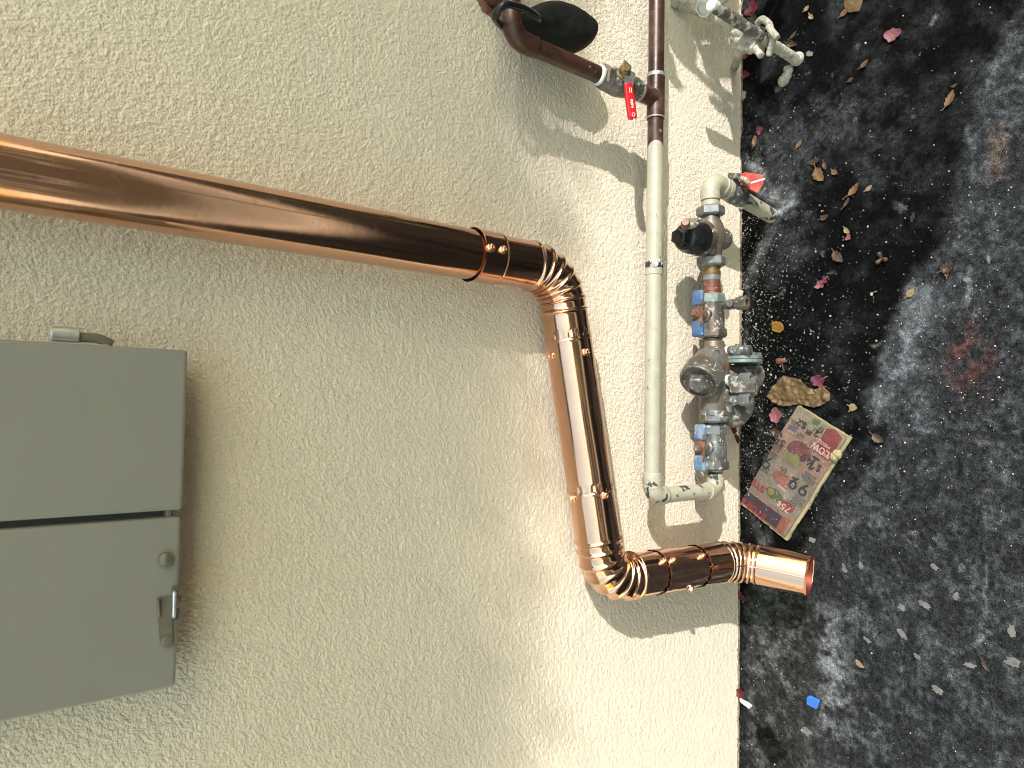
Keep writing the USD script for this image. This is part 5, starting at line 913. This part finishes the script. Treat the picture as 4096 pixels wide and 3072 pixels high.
# pale plaster fragments fallen at the wall foot
for k, (c, r, lb_) in enumerate(((V(0.4405, -0.0044, 0.0000), .008, 'white plaster crumb against the wall above the riser shadow'), (V(0.6798, -0.0073, 0.0000), .009, 'tan plaster crumb at the wall foot by the leaf shadow'), (V(0.2524, -0.0025, 0.0000), .007, 'small tan plaster crumb at the wall foot beside the nipple'))):
    o = thing('plaster_crumb', lb_, 'crumb', c); part(o, 'lump', rough(hull([c + V(0, -.001, .003), c + V(r * .7, -.002, .002)], [r * .6, r * .45]).subdivide(), r * .8, 160, k), 'crust', smooth=True)
# overspray: specks of dry stucco and sand all over the floor near the wall
rng = np.random.default_rng(11); S = []; ico = trimesh.creation.icosahedron(); base_v, base_f = np.asarray(ico.vertices), np.asarray(ico.faces)
VV, FF = [], []
for k in range(4400):
    x = rng.uniform(-.74, .80) if k % 5 < 3 else rng.normal(.12, .19); y = -.004 - rng.exponential(.085) if rng.random() < .7 else -rng.uniform(.004, .5)
    if y < -.52: continue
    if x < -.22 and rng.random() < .72: continue
    if x > .42 and rng.random() < .55: continue
    s = (.00045 if k % 5 < 2 else .00055) * math.exp(rng.normal(0, .42)); VV.append(base_v * s * np.array([rng.uniform(.8, 1.7), rng.uniform(.8, 1.7), .55]) @ np.array([[math.cos(k), math.sin(k), 0], [-math.sin(k), math.cos(k), 0], [0, 0, 1]]) + np.array([x, y, .0012])); FF.append(base_f + 12 * len(FF))
for k in range(170):
    u, v = rng.uniform(.05, .97), rng.uniform(.02, .96); s = .0005 * math.exp(rng.normal(0, .4)); VV.append(base_v * s + NP(u, v, .0012)); FF.append(base_f + 12 * len(FF))
sp = part(None, 'stucco_specks', (np.vstack(VV), np.vstack(FF)), 'chip_white', smooth=True); tag(sp, 'white specks of stucco overspray scattered over the dark floor', kind='stuff')
# flakes of old paint lying loose, told apart
k_ = 0
for px, sz, a, lb_ in ((V(-0.2833, -0.2287, 0.0000), .016, .4, 'pale flake just below the mouth of the copper outlet'), (V(-0.2729, -0.2598, 0.0000), .014, .2, 'grey flake right of the copper outlet'), (V(-0.2415, -0.1658, 0.0000), .016, 1.4, 'upright flake between newspaper and copper outlet'),
                       (V(-0.3323, -0.3308, 0.0000), .015, .9, 'broken flake beside a hairline crack, right of the outlet shadow'), (V(-0.3195, -0.3682, 0.0000), .018, 1.2, 'wide ragged grey flake on the darkest part of the grey floor'), (V(-0.2535, -0.3841, 0.0000), .013, 1.0, 'slim slanted flake on the grey floor above the ragged one'), (V(-0.2944, -0.4163, 0.0000), .013, 0, 'small angular flake right of the wide ragged flake'),
                       (V(-0.3776, -0.3315, 0.0000), .019, .7, 'large kite-shaped grey flake in the middle of the grey floor'), (V(-0.3318, -0.4952, 0.0000), .02, .1, 'long oval flake at the far right edge of the floor'), (V(-0.4088, -0.3559, 0.0000), .011, 1.2, 'tiny flake below the kite-shaped flake'), (V(-0.4556, -0.3872, 0.0000), .016, 1.1, 'leaf-shaped grey flake low on the right of the floor'),
                       (V(-0.6083, -0.1537, 0.0000), .022, 1.4, 'broad faint flake near the bottom beside the dark stain'), (V(-0.4002, -0.4359, 0.0000), .017, 1.5, 'narrow upright flake by the brown curled leaf sliver'), (V(-0.4039, -0.2710, 0.0000), .013, 1.0, 'curled grey flake right of the chalky scuff'), (V(0.7150, -0.1581, 0.0000), .016, 1.0, 'greenish grey flake beside the foot of the stand pipe'), (V(-0.3791, -0.4949, 0.0000), .02, 1.5, 'tall thin flake at the lower right edge of the floor'),
                       (V(0.2259, -0.4357, 0.0000), .012, 1.5, 'long white flake on the dry floor near the dark crumpled leaf'), (V(0.2543, -0.4665, 0.0000), .012, .2, 'little pale flake at the upper right of the dry floor')):
    r = np.random.default_rng(k_); n = 15; t = np.arange(n) / n * 2 * PI; rad = sz / 2 * (1 + r.uniform(-.32, .32, n)); q = np.stack([np.cos(t) * rad, np.sin(t) * rad * r.uniform(.4, .75)], 1); ca, sa = math.cos(a), math.sin(a); q = q @ np.array([[ca, sa], [-sa, ca]])
    o = part(None, 'paint_flake', extrude(Polygon(q).buffer(0), .0009, px + V(0, 0, .0004), (1, 0, 0), (0, 1, 0)), 'chip_grey', smooth=False); tag(o, lb_, 'paint flake', 'loose grey paint flakes on the floor'); k_ += 1
